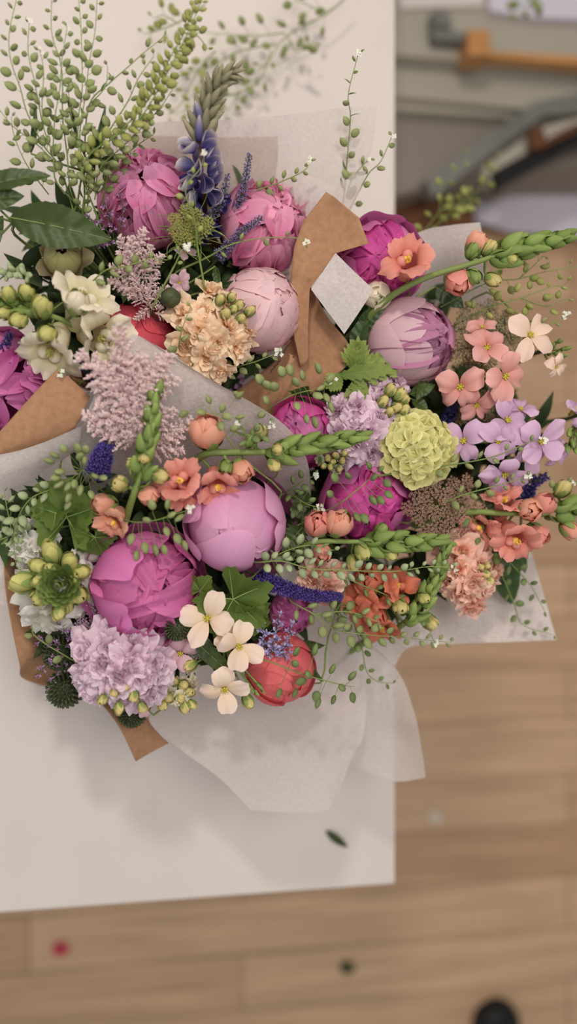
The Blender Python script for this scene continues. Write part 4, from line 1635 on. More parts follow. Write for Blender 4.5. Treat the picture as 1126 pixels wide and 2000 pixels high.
# sedum-like sprout
t = thing('sedum_sprig', 'pale green sedum sprig with round fleshy leaves at the white snapdragon tip', 'greenery', P(15, 545, .26))
mb = MB()
pp = smooth([P(-5, 548, .25), P(25, 530, .27), P(55, 540, .275)], 5)
tube(mb, pp, .0009, .0006, 5)
build(t, 'stem', mb, M['sage'])
for k in range(16):
    p, tg = along(pp, .3 + .7 * k / 15)
    a = k * 2.4
    dr = Vector((math.cos(a), math.sin(a), .6)).normalized()
    part(t, 'leaf', lib('seed_pod', f_pod, 3), M['sage'], frame(p + dr * .001, dr, mpp(30, 535, .27) * 8.5, R.uniform(0, 6)))
stem_to_foot(t, pp[0], (0, 0, 1), 'A', .0009, 'sage', 'lower_stem')


def ball_bud(b, px, py, h, rpx, label, mat, d=None, name='poppy_bud'):
    p = P(px, py, h)
    ax = tilt(px, py, b, d=d)
    s = mpp(px, py, h) * rpx
    t = thing(name, label, 'bud', p)
    mb = MB()
    for k in range(6):
        spetal(mb, .95 + .01 * (k % 2), k * 1.047, 3.05, R.uniform(.0, .1), .62, 7, 10, lip=-.02, ruf=.01, tuck=.06, sq=1.25, tipr=.3)
    build(t, 'bud_scales', mb, M[mat], frame(p, ax, s))
    stem_to_foot(t, p - ax * s, ax, b, .0014)
    return t


ball_bud('A', 333, 582, .265, 21, 'dark olive poppy bud beside the peach double stock', 'scab', d=(.1, .2))


def scabiosa(b, px, py, h, rpx, label, mat='scab', d=None):
    p = P(px, py, h)
    ax = tilt(px, py, b, d=d)
    s = mpp(px, py, h) * rpx
    t = thing('scabiosa', label, 'seed head', p)
    part(t, 'seed_head', lib('scabiosa_head', f_scab, 2), M[mat], frame(p, ax, s, R.uniform(0, 6)))
    stem_to_foot(t, p - ax * s * .8, ax, b, .0013)


def limonium(b, twigs, label, mat='limonium', n=9, sz=7, leafs=True):
    """twigs: polylines; little flowers in rows along each."""
    t = thing('limonium', label, 'flower', P(*twigs[0][0]))
    ms = MB()
    for tw in twigs:
        pp = smooth([P(*q) for q in tw], 5)
        mp = mpp(*tw[0])
        tube(ms, pp, mp * 1.4, mp * .7, 5)
        for k in range(n):
            q = .35 + .65 * k / (n - 1)
            p, tg = along(pp, q)
            a = k * 2.4
            dr = (Vector((math.cos(a), math.sin(a), .5)) + tg * .5).normalized()
            part(t, 'tiny_flower', lib('spikelet', f_spikelet, 3), M[mat], frame(p + dr * mp * 4, dr, mp * sz * R.uniform(.7, 1.1), R.uniform(0, 6)))
            for j in range(2):
                dd = Vector((R.uniform(-1, 1), R.uniform(-1, 1), R.uniform(-.2, .8))) * mp * 9
                tube(ms, [p, p + dd], mp * .8, mp * .3, 3)
    build(t, 'twigs', ms, M['darkstem'])
    stem_to_foot(t, P(*twigs[0][0]), (0, 0, 1), b, .0012)


limonium('A', [[(225, 480, .235), (215, 430, .25), (205, 395, .255)], [(225, 480, .235), (240, 420, .25), (235, 370, .255)], [(225, 480, .235), (205, 470, .255), (195, 480, .255)], [(225, 480, .235), (200, 440, .25), (165, 425, .25)]],
         'mauve limonium twigs between the big leaf and the pink ruffled peony')
limonium('A', [[(470, 800, .15), (445, 770, .18), (420, 745, .19)], [(470, 800, .15), (470, 750, .185), (480, 735, .19)]], 'dusky mauve limonium deep below the peach double stock', 'limonium', sz=8)
limonium('A', [[(180, 740, .18), (165, 720, .23), (150, 700, .24)], [(180, 740, .18), (185, 750, .23), (178, 765, .235)]], 'dark violet limonium twigs under the pink astilbe beside the kraft corner', 'lupin', sz=8)
spike('A', [(-20, 720, .23), (8, 680, .25), (20, 650, .255)], 'violet lupin tip poking out above the magenta peony at the frame edge', 'lupin', 11, 60, name='veronica', sz=9)
single_stock('A', [(350, 552, .262, 24, (.1, .3, 1), 'floppy'), (362, 492, .26, 20, (.2, -.3, 1), 'floppy')], 'mauvepink', 'dusky pink pair of small flowers above the dark poppy bud')
leafy('A', [(300, 590, .245, 345, 575, .25, 26, .3), (420, 520, .25, 428, 566, .26, 16, .4), (430, 560, .25, 482, 548, .262, 14, .5)], 'narrow bronze green leaves beside the dark poppy bud and peach stock', 'leafdark', serr=0)

# seed pod sprays of A
pod_sprig('A', [[(140, 400, .24), (117, 327, .26), (85, 284, .27), (53, 220, .28), (39, 170, .285), (21, 117, .29), (18, 64, .29), (34, -10, .29)], [(117, 327, .26), (71, 281, .27), (28, 249, .28), (-6, 208, .285)], [(95, 380, .245), (53, 323, .265), (28, 266, .275), (22, 230, .28)]],
          'tall green seed pod spray leaning out over the big dark leaves', n=[24, 11, 9], pod=14, ped=8)
pod_sprig('A', [[(150, 400, .24), (110, 355, .26), (103, 302, .27), (85, 249, .28), (75, 199, .285), (66, 153, .29), (55, 103, .29), (57, 41, .29)], [(103, 302, .27), (107, 231, .285), (117, 170, .29), (121, 114, .295), (131, 53, .295)], [(85, 249, .28), (82, 200, .288), (85, 140, .292), (78, 100, .295)]],
          'green seed pod spray with a pale flower tuft, second from the frame edge', n=[20, 14, 8], pod=14, ped=8, white=3)
pod_sprig('A', [[(150, 400, .24), (137, 370, .26), (131, 302, .27), (122, 227, .28), (122, 160, .29), (117, 117, .292), (101, 64, .295), (101, -10, .295)], [(131, 302, .27), (140, 260, .28), (136, 200, .287), (130, 160, .29)]],
          'straight green seed pod spray in the middle of the upright fan', n=[22, 8], pod=14, ped=8, white=2)
pod_sprig('A', [[(185, 410, .24), (175, 384, .25), (160, 337, .265), (153, 284, .275), (153, 231, .285), (160, 178, .29), (160, 117, .295), (158, 53, .297), (153, -10, .298)], [(160, 337, .265), (156, 256, .28), (167, 185, .29), (174, 121, .295), (185, 64, .297), (190, -10, .298)]],
          'twin tipped green seed pod spray rising highest in the upright fan', n=[24, 18], pod=14, ped=8, white=2)
pod_sprig('A', [[(165, 400, .24), (165, 300, .265), (174, 205, .28), (213, 163, .29), (245, 135, .295), (281, 103, .30), (322, 70, .30)], [(174, 205, .28), (205, 170, .29), (210, 130, .295)]],
          'thin seed pod spray arching away alone from the upright fan', n=[16, 4], pod=12, ped=7, mat='pod', leaf=.2)
pod_sprig('A', [[(150, 400, .24), (170, 310, .275), (220, 270, .295), (263, 227, .305), (295, 185, .312), (327, 121, .32), (359, 64, .325), (392, -20, .33)], [(220, 270, .295), (272, 232, .306), (306, 180, .314), (335, 125, .321), (372, 52, .327), (402, -20, .332)], [(359, 64, .325), (385, 70, .326), (405, 95, .32)], [(345, 100, .322), (360, 100, .32), (362, 112, .318)]],
          'thick packed diagonal seed pod spray running to the top of the frame', n=[50, 36, 4, 3], pod=14, ped=8, mat='podyellow', r=2)
pod_sprig('A', [[(170, 410, .24), (180, 320, .27), (213, 256, .285), (249, 199, .295), (270, 153, .302), (300, 110, .306)], [(185, 390, .25), (195, 330, .27), (242, 284, .285), (277, 249, .295), (313, 210, .30), (336, 176, .305)]],
          'green seed pod spray alongside the thick diagonal one', n=[22, 22], pod=14, ped=8)
pod_sprig('A', [[(200, 400, .235), (215, 330, .26), (260, 290, .27), (300, 262, .28)], [(190, 380, .24), (240, 318, .26), (255, 300, .265)], [(160, 420, .235), (165, 380, .25), (178, 350, .26)]],
          'short dense seed pod spray at the root of the fan by the tissue edge', n=[14, 9, 9], pod=14, ped=8, leaf=.3)
leafy('A', [(180, 330, .262, 208, 205, .29, 15, .4), (170, 340, .26, 202, 250, .275, 12, -.3), (60, 300, .262, 72, 205, .285, 12, .5), (150, 270, .27, 130, 180, .285, 9, .2), (185, 320, .26, 240, 300, .27, 11, .1)], 'narrow grass green leaves among the seed pod fan', 'leafdark', serr=0)
pod_sprig('A', [[(690, -20, .045), (640, 25, .045), (560, 70, .04), (530, 110, .04), (500, 145, .04)], [(556, 64, .04), (492, 70, .042), (406, 64, .045)], [(539, 85, .04), (462, 102, .042), (419, 128, .045), (370, 142, .045)], [(530, 98, .04), (509, 153, .04), (470, 180, .042), (440, 225, .045)], [(640, 25, .045), (600, 10, .05), (560, -10, .05)], [(560, 70, .04), (580, 100, .05), (612, 80, .05)]],
          'blurred loose seed pod sprig lying on the table at the top edge', n=[10, 7, 10, 10, 6, 5], pod=14, ped=20, mat='pod', foot_it=False, t0=.2)
pod_sprig('A', [[(420, 100, .05), (385, 140, .05), (355, 200, .05), (330, 225, .05)], [(470, 180, .05), (400, 200, .05), (345, 222, .05)]], 'blurred seed pod sprig on the table just above the lupin tip', n=[8, 7], pod=13, ped=16, foot_it=False, mat='podyellow')
pod_sprig('A', [[(400, 10, .08), (345, 45, .08), (300, 62, .08), (280, 66, .08)], [(345, 45, .08), (320, 30, .08), (300, 35, .08)]], 'blurred seed pod sprig on the table behind the thick diagonal spray', n=[9, 5], pod=13, ped=14, foot_it=False, mat='podyellow')
pod_sprig('A', [[(665, 425, .21), (671, 384, .225), (677, 315, .245), (684, 230, .26), (680, 183, .27), (700, 102, .28)]], 'slender upright seed pod stem standing alone near the table edge', n=[15], pod=13, ped=6, white=3, leaf=.35)
pod_sprig('A', [[(680, 415, .21), (688, 398, .22), (718, 341, .24), (743, 315, .25), (765, 266, .26)], [(676, 380, .225), (690, 345, .24), (720, 310, .25)]], 'short forked seed pod stem leaning towards the table edge', n=[8, 5], pod=12, ped=6, white=2, leaf=.2)
pod_sprig('A', [[(480, 385, .235), (505, 371, .25), (551, 354, .26), (594, 333, .268), (604, 314, .27)]], 'small seed pod sprig over the tissue above the rose pink peony', n=[11], pod=12, ped=6, white=3)
pod_sprig('A', [[(410, 500, .27), (450, 478, .285), (507, 466, .29), (570, 464, .295), (597, 473, .297)]], 'thin stalk ending in a white floret over the rose pink peony', n=[5], pod=10, ped=6, white=5)
pod_sprig('A', [[(170, 560, .27), (206, 528, .283), (243, 521, .288), (294, 505, .288), (326, 508, .288)]], 'seed pod sprig crossing the small pink astilbe', n=[10], pod=14, ped=6, white=0)
pod_sprig('A', [[(350, 700, .25), (350, 668, .285), (358, 635, .295), (372, 600, .30)]], 'seed pod sprig climbing over the peach double stock', n=[6], pod=13, ped=6)
pod_sprig('A', [[(430, 735, .23), (460, 718, .25), (500, 706, .262), (545, 688, .27)]], 'seed pod sprig with white tips under the palest pink peony', n=[8], pod=12, ped=6, white=6)
pod_sprig('A', [[(385, 480, .285), (380, 430, .30), (362, 370, .315), (390, 330, .318), (400, 300, .32)]], 'thin pale sprig with white florets climbing the lupin', n=[8], pod=10, ped=6, white=6, mat='podyellow')
pod_sprig('A', [[(120, 750, .262), (128, 738, .272), (118, 730, .278)]], 'tiny white florets resting on the kraft corner', n=[3], pod=8, ped=5, white=6)
pod_sprig('A', [[(340, 520, .285), (355, 490, .295), (365, 483, .298)]], 'white floret tuft on thin threads beside the dill umbel', n=[3], pod=8, ped=5, white=9)

# ================================================================== bouquet B (with the open magenta peony)
t = peony('B', 458, 1022, .262, 93, 'smooth', 'orchid', 'orchid', 'big smooth orchid pink closed peony under the salmon snapdragon', d=(-.05, .35), sq=1.1)
fm = frame(P(462, 1030, .235), tilt(0, 0, 'B', d=(.2, .2)), mpp(460, 1030, .235) * 106, 0)
mb = MB()
for a in (-60, -95, 10, 45, -20):
    spetal(mb, 1.0, math.radians(a), 2.8, 1.25 + R.uniform(-.15, .15), .42, 9, 11, lip=.12, ruf=.03, tuck=-.08, fl=4)
build(t, 'outer_petals', mb, M['orchid_out'], fm, 'darker rosy outer petals')
peony('B', 284, 1142, .25, 104, 'open', 'magenta', 'fuchsia', 'largest open magenta pink peony with ruffled heart', d=(.12, .12), spin=.4)
peony('B', 546, 1306, .225, 70, 'bud', 'coral', 'coral', 'coral closed peony at the bottom beside the translucent tissue', d=(.2, .3))
peony('B', 566, 1196, .215, 40, 'ruffle', 'hotpink', 'magenta', 'small bright pink peony peeking out above the coral peony', d=(.3, .2))
double_stock('B', 230, 1300, .262, 78, 14, 42, 'lilac', 'pale lilac double stock cluster below the open magenta peony', sqx=1.03, sqy=.78,
             buds=[(200, 1366, 13), (222, 1352, 12), (262, 1360, 13), (232, 1384, 13), (245, 1340, 11), (278, 1382, 12)], d=(-.05, .35))
single_stock('B', [(352, 1275, .258, 40, (-.1, .3, 1), 'floppy'), (275, 1382, .24, 22, (.2, .4, 1), 'floppy')], 'mauvepink', 'pink floppy petalled stock between lilac cluster and cream stock')
single_stock('B', [(405, 1208, .285, 48, (-.2, -.15, 1), 'open'), (466, 1262, .285, 44, (.15, .1, 1), 'open'), (438, 1345, .268, 46, (.0, .45, .9), 'open'), (440, 1240, .275, 30, (.5, -.3, .8), 'floppy')], 'cream',
             'cream peach single stock with three open florets beside the coral peony', buds=[(484, 1370, .262, 15), (372, 1300, .262, 14)], tipbuds=[(490, 1345, .272, 13), (505, 1338, .27, 12), (498, 1352, .272, 12), (512, 1348, .27, 10)], eye='eye')
leafy('B', [(380, 1250, .268, 462, 1325, .27, 34, .2), (395, 1240, .265, 425, 1315, .268, 24, -.3)], 'broad smooth green leaf between the cream stock florets', 'leaf', serr=0)
double_stock('B', 345, 1352, .235, 30, 3, 18, 'ivory', 'yellow green stock buds at the lower rim beside the lilac cluster',
             buds=[(340, 1330, 14), (358, 1338, 14), (330, 1362, 14), (352, 1362, 13), (370, 1352, 13), (360, 1382, 13), (375, 1376, 11), (318, 1376, 13)], d=(0, .4))
# white snapdragon rosette seen from its tip
SN = P(125, 1140, .285)
t = thing('snapdragon', 'white snapdragon seen end on as a green bud rosette', 'flower', SN)
ax = tilt(118, 1140, 'B', d=(-.12, .0))
s1 = mpp(118, 1140, .285)
fm = frame(P(118, 1142, .285), ax, s1, 0)
rs = MB()
for k in range(46):
    q = math.sqrt((k + .3) / 46)
    a = k * 2.39996
    one = MB()
    apetal(one, 17 + 8 * q, 17 + 9 * q, a, 3 + 27 * q ** 1.2, 22 * (1 - q * q), 84 - 52 * q, 40 - 15 * q, 7, 7, cup=.28, ruf=.0, fl=3, base=.5, tipr=.5)
    vv, ff, cc = one.merged()
    rs.add(vv, ff, cc)
build(t, 'green_scales', rs, M['snapgreen'], fm)
for (x, y, r, d) in [(100, 1078, 26, (-.2, -.9, .7)), (78, 1108, 23, (-.6, -.4, .8)), (136, 1098, 24, (.2, -.5, .9)), (45, 1138, 27, (-1, 0, .5)), (80, 1165, 22, (-.5, .4, .9)), (150, 1160, 25, (.6, .4, .8)), (125, 1182, 22, (.1, .8, .8)), (158, 1118, 20, (.7, -.2, .8)), (76, 1135, 17, (-.5, 0, 1)), (98, 1112, 17, (-.2, -.4, 1)), (142, 1130, 16, (.4, 0, 1)), (115, 1195, 18, (0, .9, .6))]:
    hh = .285 if r < 20 else .272
    mm = frame(P(x, y, hh), tilt(x, y, 'B', d=d), mpp(x, y, hh) * r, R.uniform(0, 6))
    bd = part(t, 'bud', lib('snap_bud', f_snapbud, 4), M['yellowgreen'], mm)
    part(bd, 'calyx', lib('calyx', f_calyx, 2), M['snapgreen'], mm)
for (x, y, r, d) in [(105, 1190, 52, (-.1, .8, .7)), (150, 1150, 50, (.6, .3, .8)), (70, 1150, 46, (-.7, .3, .8)), (165, 1110, 40, (.8, -.3, .8)), (85, 1215, 30, (-.3, .9, .6))]:
    mm = frame(P(x, y, .252), tilt(x, y, 'B', d=d), mpp(x, y, .252) * r, R.uniform(0, 6))
    o = part(t, 'bloom', lib('snap_bloom', f_snapbloom, 4), M['white'], mm)
    part(o, 'palate', lib('snap_palate', f_palate, 2), M['yellowgreen'], mm)
mb = MB()
tube(mb, [fm @ Vector((0, 0, 10)), fm @ Vector((0, 0, -70))], .003, .003, 7)
build(t, 'stem', mb, M['stem'])
stem_to_foot(t, fm @ Vector((0, 0, -70)), ax, 'B', .003, 'stem', 'lower_stem')
double_stock('B', 66, 1068, .235, 32, 5, 30, 'white', 'dull white stock above the snapdragon rosette at the tissue edge', d=(-.5, -.2))
# salmon snapdragons
snapdragon('B', [(225, 1085, .21), (250, 1000, .275), (272, 930, .30), (292, 850, .315), (302, 768, .32)], [
    (222, 1020, .29, 34, (-.2, .5, .8), 'bloom', 'snappeach'), (200, 985, .275, 24, (-.8, 0, .6), 'cup', 'snappeach'), (234, 945, .305, 21, (-.4, .0, 1), 'bud', 'budyellow'),
    (313, 930, .308, 20, (.5, .1, .9), 'bud', 'budyellow'), (290, 968, .288, 22, (.5, .5, .6), 'cup', 'snappeach'), (281, 896, .322, 14, (0, .3, 1), 'bud', 'budyellow'),
    (258, 905, .30, 14, (-.6, 0, .6), 'bud', 'yellowgreen')],
    'salmon snapdragon with upright green tip over the pink astilbe', tip=(.60, 1.0, 14, 22, 15), r=8)
snapdragon('B', [(330, 960, .20), (390, 892, .282), (450, 884, .292), (530, 882, .298), (610, 868, .30), (705, 855, .298)], [
    (405, 840, .30, 37, (-.1, -.5, .8), 'cup', 'snappeach'), (352, 940, .30, 44, (-.3, -.3, .9), 'bloom', 'snapsalmon'), (350, 965, .29, 34, (-.4, .5, .8), 'bloom', 'snapsalmon'),
    (425, 950, .302, 40, (.1, .6, .8), 'bloom', 'snapsalmon'), (472, 922, .30, 25, (.2, .6, .8), 'cup', 'snappeach'), (508, 845, .292, 19, (.3, -.6, .8), 'bud', 'budyellow'),
    (541, 878, .315, 15, (.3, .0, 1), 'bud', 'budyellow'), (535, 908, .305, 17, (.3, .6, .8), 'bud', 'budyellow'), (490, 862, .302, 15, (.3, -.5, .8), 'bud', 'snapgreen'), (440, 912, .306, 18, (-.2, .5, .8), 'bud', 'snapgreen')],
    'salmon snapdragon lying sideways with its green tip over the bright peony', tip=(.66, 1.0, 13, 24, 15), r=8)
astilbe('B', [(300, 930, .24), (270, 870, .28), (262, 810, .305), (250, 740, .315), (235, 660, .318)], [
    (250, 740, .315, 230, 630, .322), (255, 770, .31, 150, 688, .312), (258, 770, .31, 338, 690, .318), (262, 800, .305, 175, 748, .312), (262, 800, .305, 345, 735, .315), (268, 830, .30, 160, 812, .30),
    (270, 840, .298, 345, 800, .302), (275, 860, .292, 205, 852, .295), (285, 880, .285, 378, 822, .298), (285, 880, .285, 360, 880, .285), (262, 800, .308, 250, 690, .322), (265, 820, .306, 305, 725, .318), (265, 820, .306, 208, 728, .316), (272, 850, .30, 262, 765, .315), (285, 870, .29, 325, 795, .305), (275, 860, .296, 185, 788, .308),
    (260, 790, .31, 282, 690, .32), (258, 780, .31, 222, 688, .319), (268, 840, .302, 232, 770, .314), (270, 840, .302, 300, 765, .314), (280, 870, .292, 240, 815, .306), (285, 870, .29, 300, 815, .308), (255, 775, .311, 180, 715, .314), (258, 775, .31, 318, 705, .319), (280, 875, .29, 345, 845, .295), (275, 860, .294, 170, 835, .296)],
    'large fluffy pale pink astilbe plume in front of the tissue peak'.replace('in front of', 'over'), 'astilbe')
spike('B', [(190, 920, .25), (200, 890, .28), (210, 862, .295)], 'round violet blue veronica tuft at the base of the pink astilbe', 'veronica', 24, 240, name='veronica', sz=9, taper=.35)
spike('B', [(500, 1125, .255), (545, 1145, .268), (600, 1162, .272), (666, 1166, .272)], 'dark violet veronica spike below the big smooth peony', 'veronica', 18, 330, name='veronica', sz=8, taper=.55)
lobed('B', [(130, 1010, .262, 78, (-.25, -.1, 1), 200, .16), (185, 1050, .27, 44, (.1, .5, .8), 280, .1), (110, 985, .255, 60, (-.3, -.4, .9), 130, .2)], 'bright scalloped geranium leaves above the white rosette', 'leafbright')
lobed('B', [(455, 1170, .272, 82, (.1, .35, 1), 300, .22), (480, 1205, .262, 56, (.3, .6, .8), 310, .2), (390, 1155, .266, 40, (-.3, -.1, 1), 160, .25)], 'scalloped geranium leaves between the big smooth peony and cream stock', 'leafbright')
scabiosa('B', 346, 1226, .272, 25, 'dark green scabiosa head between magenta peony and cream stock')
scabiosa('B', 128, 1345, .205, 36, 'dark green scabiosa head hanging over the curled kraft edge', d=(-.3, .6))
scabiosa('B', 258, 1392, .205, 28, 'dark green scabiosa head below the lilac cluster at the kraft point', d=(0, .7))
scabiosa('B', 118, 1275, .215, 34, 'dark green scabiosa head deep beside the lilac cluster', d=(-.4, .2))
limonium('B', [[(150, 1260, .22), (110, 1260, .24), (72, 1250, .24)], [(150, 1260, .22), (100, 1290, .235), (70, 1320, .225)], [(150, 1260, .22), (130, 1235, .245), (110, 1215, .25)], [(150, 1260, .22), (120, 1300, .23), (95, 1345, .21)]], 'mauve limonium twigs along the curled kraft edge', 'limonium', sz=7)
limonium('B', [[(520, 1290, .235), (535, 1250, .262), (545, 1205, .268)], [(520, 1290, .235), (515, 1250, .262), (512, 1225, .265)], [(520, 1290, .235), (555, 1265, .258), (568, 1225, .262)], [(520, 1290, .235), (530, 1270, .262), (560, 1280, .262)]], 'pale blue lilac limonium beside the cream stock and coral peony', 'bluelilac', n=12, sz=10)
umbel('B', 185, 1215, .235, 44, 14, 14, 'lilac', 'pale mauve lace umbel tucked under the magenta peony', d=(-.2, .2), name='lace_flower')
umbel('B', 370, 1290, .235, 24, 7, 11, 'white', 'small whitish lace umbel behind the pink floppy stock', name='lace_flower')
# sprigs of B
pod_sprig('B', [[(200, 960, .25), (170, 925, .28), (160, 918, .285)]], 'umbrella of round green seed pods above the geranium leaves',
          pods=[(125, 877, .30), (152, 878, .30), (167, 879, .302), (157, 893, .305), (108, 890, .298), (98, 901, .296), (118, 921, .298), (110, 932, .296), (135, 948, .296), (146, 944, .30), (157, 955, .298), (178, 965, .296), (135, 970, .292), (133, 986, .29), (201, 933, .30), (118, 945, .292), (185, 930, .305), (165, 900, .308)], pod=17, mat='pod')
pod_sprig('B', [[(230, 1010, .28), (263, 1020, .298), (304, 1016, .305), (345, 1003, .31), (372, 996, .312)]], 'seed pod sprig crossing the top of the open magenta peony',
          pods=[(297, 988, .31), (327, 987, .312), (287, 1016, .315), (334, 1006, .315), (256, 1050, .302), (283, 1067, .302), (267, 1083, .298), (303, 1071, .302), (320, 1072, .302), (345, 1050, .306), (360, 1063, .305), (325, 1037, .31), (352, 1010, .318)], pod=17, white=8)
pod_sprig('B', [[(110, 940, .25), (101, 955, .262), (67, 969, .265), (47, 989, .265), (34, 1016, .262), (27, 1056, .258), (32, 1108, .25)]], 'trailing seed pod sprig along the tissue at the frame edge', n=[18], pod=14, ped=7, mat='sage')
pod_sprig('B', [[(70, 1040, .24), (25, 1045, .25), (-10, 1060, .25)], [(25, 1045, .25), (15, 1000, .25), (8, 960, .25)]], 'sage green sprig leaving the frame below the tissue fold', n=[9, 7], pod=15, ped=7, mat='sage', leaf=.3)
pod_sprig('B', [[(440, 1270, .26), (520, 1290, .275), (582, 1314, .28), (637, 1330, .28), (672, 1339, .28), (692, 1341, .28)]], 'open seed pod sprig spreading over the translucent tissue',
          pods=[(578, 1274, .285), (614, 1272, .285), (576, 1297, .288), (648, 1308, .285), (686, 1322, .282), (590, 1330, .28), (618, 1358, .276), (621, 1372, .275), (651, 1366, .276), (688, 1361, .278), (668, 1343, .29), (576, 1353, .276), (545, 1353, .276), (602, 1318, .29)], pod=18, mat='poddark')
pod_sprig('B', [[(480, 900, .285), (440, 850, .302), (425, 815, .308), (400, 790, .31)]], 'seed pod sprig on the tissue beside the peach snapdragon bloom',
          pods=[(360, 808, .308), (408, 782, .31), (434, 798, .312), (440, 812, .312), (467, 815, .31), (430, 830, .315), (395, 805, .312), (466, 773, .308), (510, 810, .305), (455, 838, .31)], pod=15, mat='pod')
pod_sprig('B', [[(495, 870, .29), (480, 850, .305), (465, 830, .31)], [(480, 850, .305), (510, 845, .308), (530, 830, .308)]], 'leafy pod twig at the salmon snapdragon stem', n=[7, 6], pod=14, ped=8, mat='poddark', leaf=.4, white=4)
pod_sprig('B', [[(640, 1245, .24), (668, 1178, .255), (703, 1255, .245), (715, 1310, .235), (735, 1330, .225), (768, 1335, .215)]], 'drooping seed pod sprig ending at the table edge over the tissue', n=[14], pod=13, ped=7, mat='poddark')
pod_sprig('B', [[(240, 1345, .22), (85, 1255, .245), (62, 1225, .25), (60, 1210, .25)]], 'sparse pod twig along the kraft edge beside the rosette', n=[7], pod=15, ped=7)

# ================================================================== bouquet C (over the table edge)
peony('C', 742, 512, .235, 76, 'open', 'magenta', 'magenta2', 'deep magenta peony half covered by the kraft collar', d=(-.1, .2), spin=.8)
peony('C', 798, 668, .238, 84, 'cup', 'mauvepink', 'mauvecore', 'smooth pale mauve pink peony bud opening to a purple core', d=(.75, .05), sq=1.08)
peony('C', 586, 846, .225, 62, 'open', 'magenta2', 'magenta', 'bright magenta peony behind the sideways snapdragon tip', d=(-.3, .1), spin=.1)
peony('C', 712, 978, .222, 80, 'open', 'magenta', 'magenta2', 'round bright magenta peony next to the brown umbel', d=(-.1, .2), spin=2.2)
snapdragon('C', [(680, 660, .22), (755, 585, .275), (830, 543, .29), (930, 512, .298), (1010, 485, .298), (1108, 463, .293)], [
    (796, 508, .305, 46, (-.2, -.2, 1), 'bloom', 'snapsalmon'), (893, 552, .286, 28, (.1, .7, .6), 'cup', 'snapsalmon'), (932, 474, .285, 23, (.3, -.7, .6), 'cup', 'snappeach'),
    (956, 486, .292, 18, (.4, -.5, .8), 'bud', 'budyellow'), (962, 546, .292, 18, (.5, .5, .7), 'bud', 'budyellow'), (922, 490, .295, 17, (.2, -.6, .7), 'bud', 'snapgreen'), (925, 540, .298, 18, (.2, .6, .7), 'bud', 'snapgreen'),
    (998, 505, .303, 13, (.4, .4, .8), 'bud', 'yellowgreen'), (735, 578, .262, 30, (-.4, .2, .8), 'cup', 'ivory')],
    'salmon snapdragon pointing its long green tip past the table edge', tip=(.70, 1.0, 18, 24, 14), r=7)
snapdragon('C', [(560, 1090, .22), (610, 1060, .27), (690, 1058, .28), (780, 1060, .285), (868, 1056, .282)], [
    (620, 1022, .275, 28, (-.2, -.5, .8), 'cup', 'snapsalmon'), (663, 1020, .285, 29, (.2, -.5, .8), 'cup', 'snappeach'), (628, 1080, .272, 20, (0, .6, .8), 'cup', 'snapsalmon'),
    (708, 1078, .285, 20, (.2, .5, .8), 'bud', 'yellowgreen'), (745, 1035, .285, 17, (.2, -.5, .8), 'bud', 'snapgreen'), (762, 1082, .285, 17, (.3, .5, .8), 'bud', 'yellowgreen'), (690, 1100, .27, 18, (.1, .8, .6), 'bud', 'budyellow')],
    'salmon snapdragon lying level under the round bright magenta peony', tip=(.58, 1.0, 14, 22, 14), r=6)
snapdragon('C', [(860, 1010, .23), (920, 1000, .265), (990, 1003, .28), (1060, 1000, .28), (1140, 985, .275)], [
    (1006, 1055, .29, 42, (-.05, .5, .85), 'bloom', 'snapsalmon'), (1034, 996, .295, 25, (-.2, .1, 1), 'cup', 'snappeach'), (985, 978, .275, 38, (-.1, -.6, .7), 'bloom', 'snapsalmon'), (935, 1030, .262, 36, (-.3, .4, .8), 'bloom', 'snapsalmon'),
    (1062, 985, .28, 24, (.5, -.5, .6), 'cup', 'snapsalmon'), (1098, 955, .272, 20, (.3, -.6, .7), 'bud', 'budyellow'), (1112, 1035, .275, 22, (.4, .6, .7), 'bud', 'snappeach'), (1050, 1045, .28, 22, (.4, .6, .6), 'cup', 'snapsalmon')],
    'salmon snapdragon leaving the frame over the wood floor', tip=(.80, 1.0, 7, 22, 20), r=7)
snapdragon('C', [(700, 1260, .18), (770, 1230, .235), (810, 1195, .262), (845, 1140, .275), (872, 1070, .28)], [
    (735, 1150, .245, 42, (-.3, -.2, 1), 'bloom', 'snapcoral'), (775, 1145, .252, 38, (.1, -.4, .9), 'bloom', 'snapcoral'), (708, 1180, .238, 40, (-.6, .1, .8), 'bloom', 'snapcoral'), (745, 1225, .235, 34, (-.1, .7, .7), 'bloom', 'snapcoral'),
    (782, 1186, .27, 20, (-.1, .2, 1), 'bud', 'budyellow'), (838, 1215, .25, 19, (.4, .5, .7), 'bud', 'budyellow'), (828, 1168, .28, 15, (.2, .2, 1), 'bud', 'yellowgreen'), (720, 1130, .245, 32, (-.4, -.5, .8), 'cup', 'snapcoral'), (730, 1208, .245, 26, (0, .4, .8), 'cup', 'snapcoral')],
    'coral orange snapdragon at the lowest corner with upright green tip', tip=(.52, 1.0, 13, 21, 13), r=7)
single_stock('C', [(950, 680, .285, 44, (-.2, -.2, 1), 'floppy'), (985, 735, .29, 46, (.1, .2, 1), 'open'), (898, 755, .275, 46, (-.3, .3, .9), 'floppy'), (930, 790, .268, 36, (-.1, .7, .7), 'floppy'), (940, 640, .272, 28, (0, -.6, .8), 'floppy')], 'pinkpeach', 'salmon pink stock with floppy open florets beside the mauve peony bud')
single_stock('C', [(1034, 655, .292, 44, (.05, -.1, 1), 'open'), (1084, 716, .285, 26, (.5, .3, .7), 'floppy')], 'blush', 'pale blush stock floret highest over the wood floor', tipbuds=[(1090, 668, .285, 18), (1102, 682, .282, 17), (1078, 676, .288, 16), (1096, 695, .28, 15), (1086, 690, .285, 15), (1070, 690, .282, 14)])
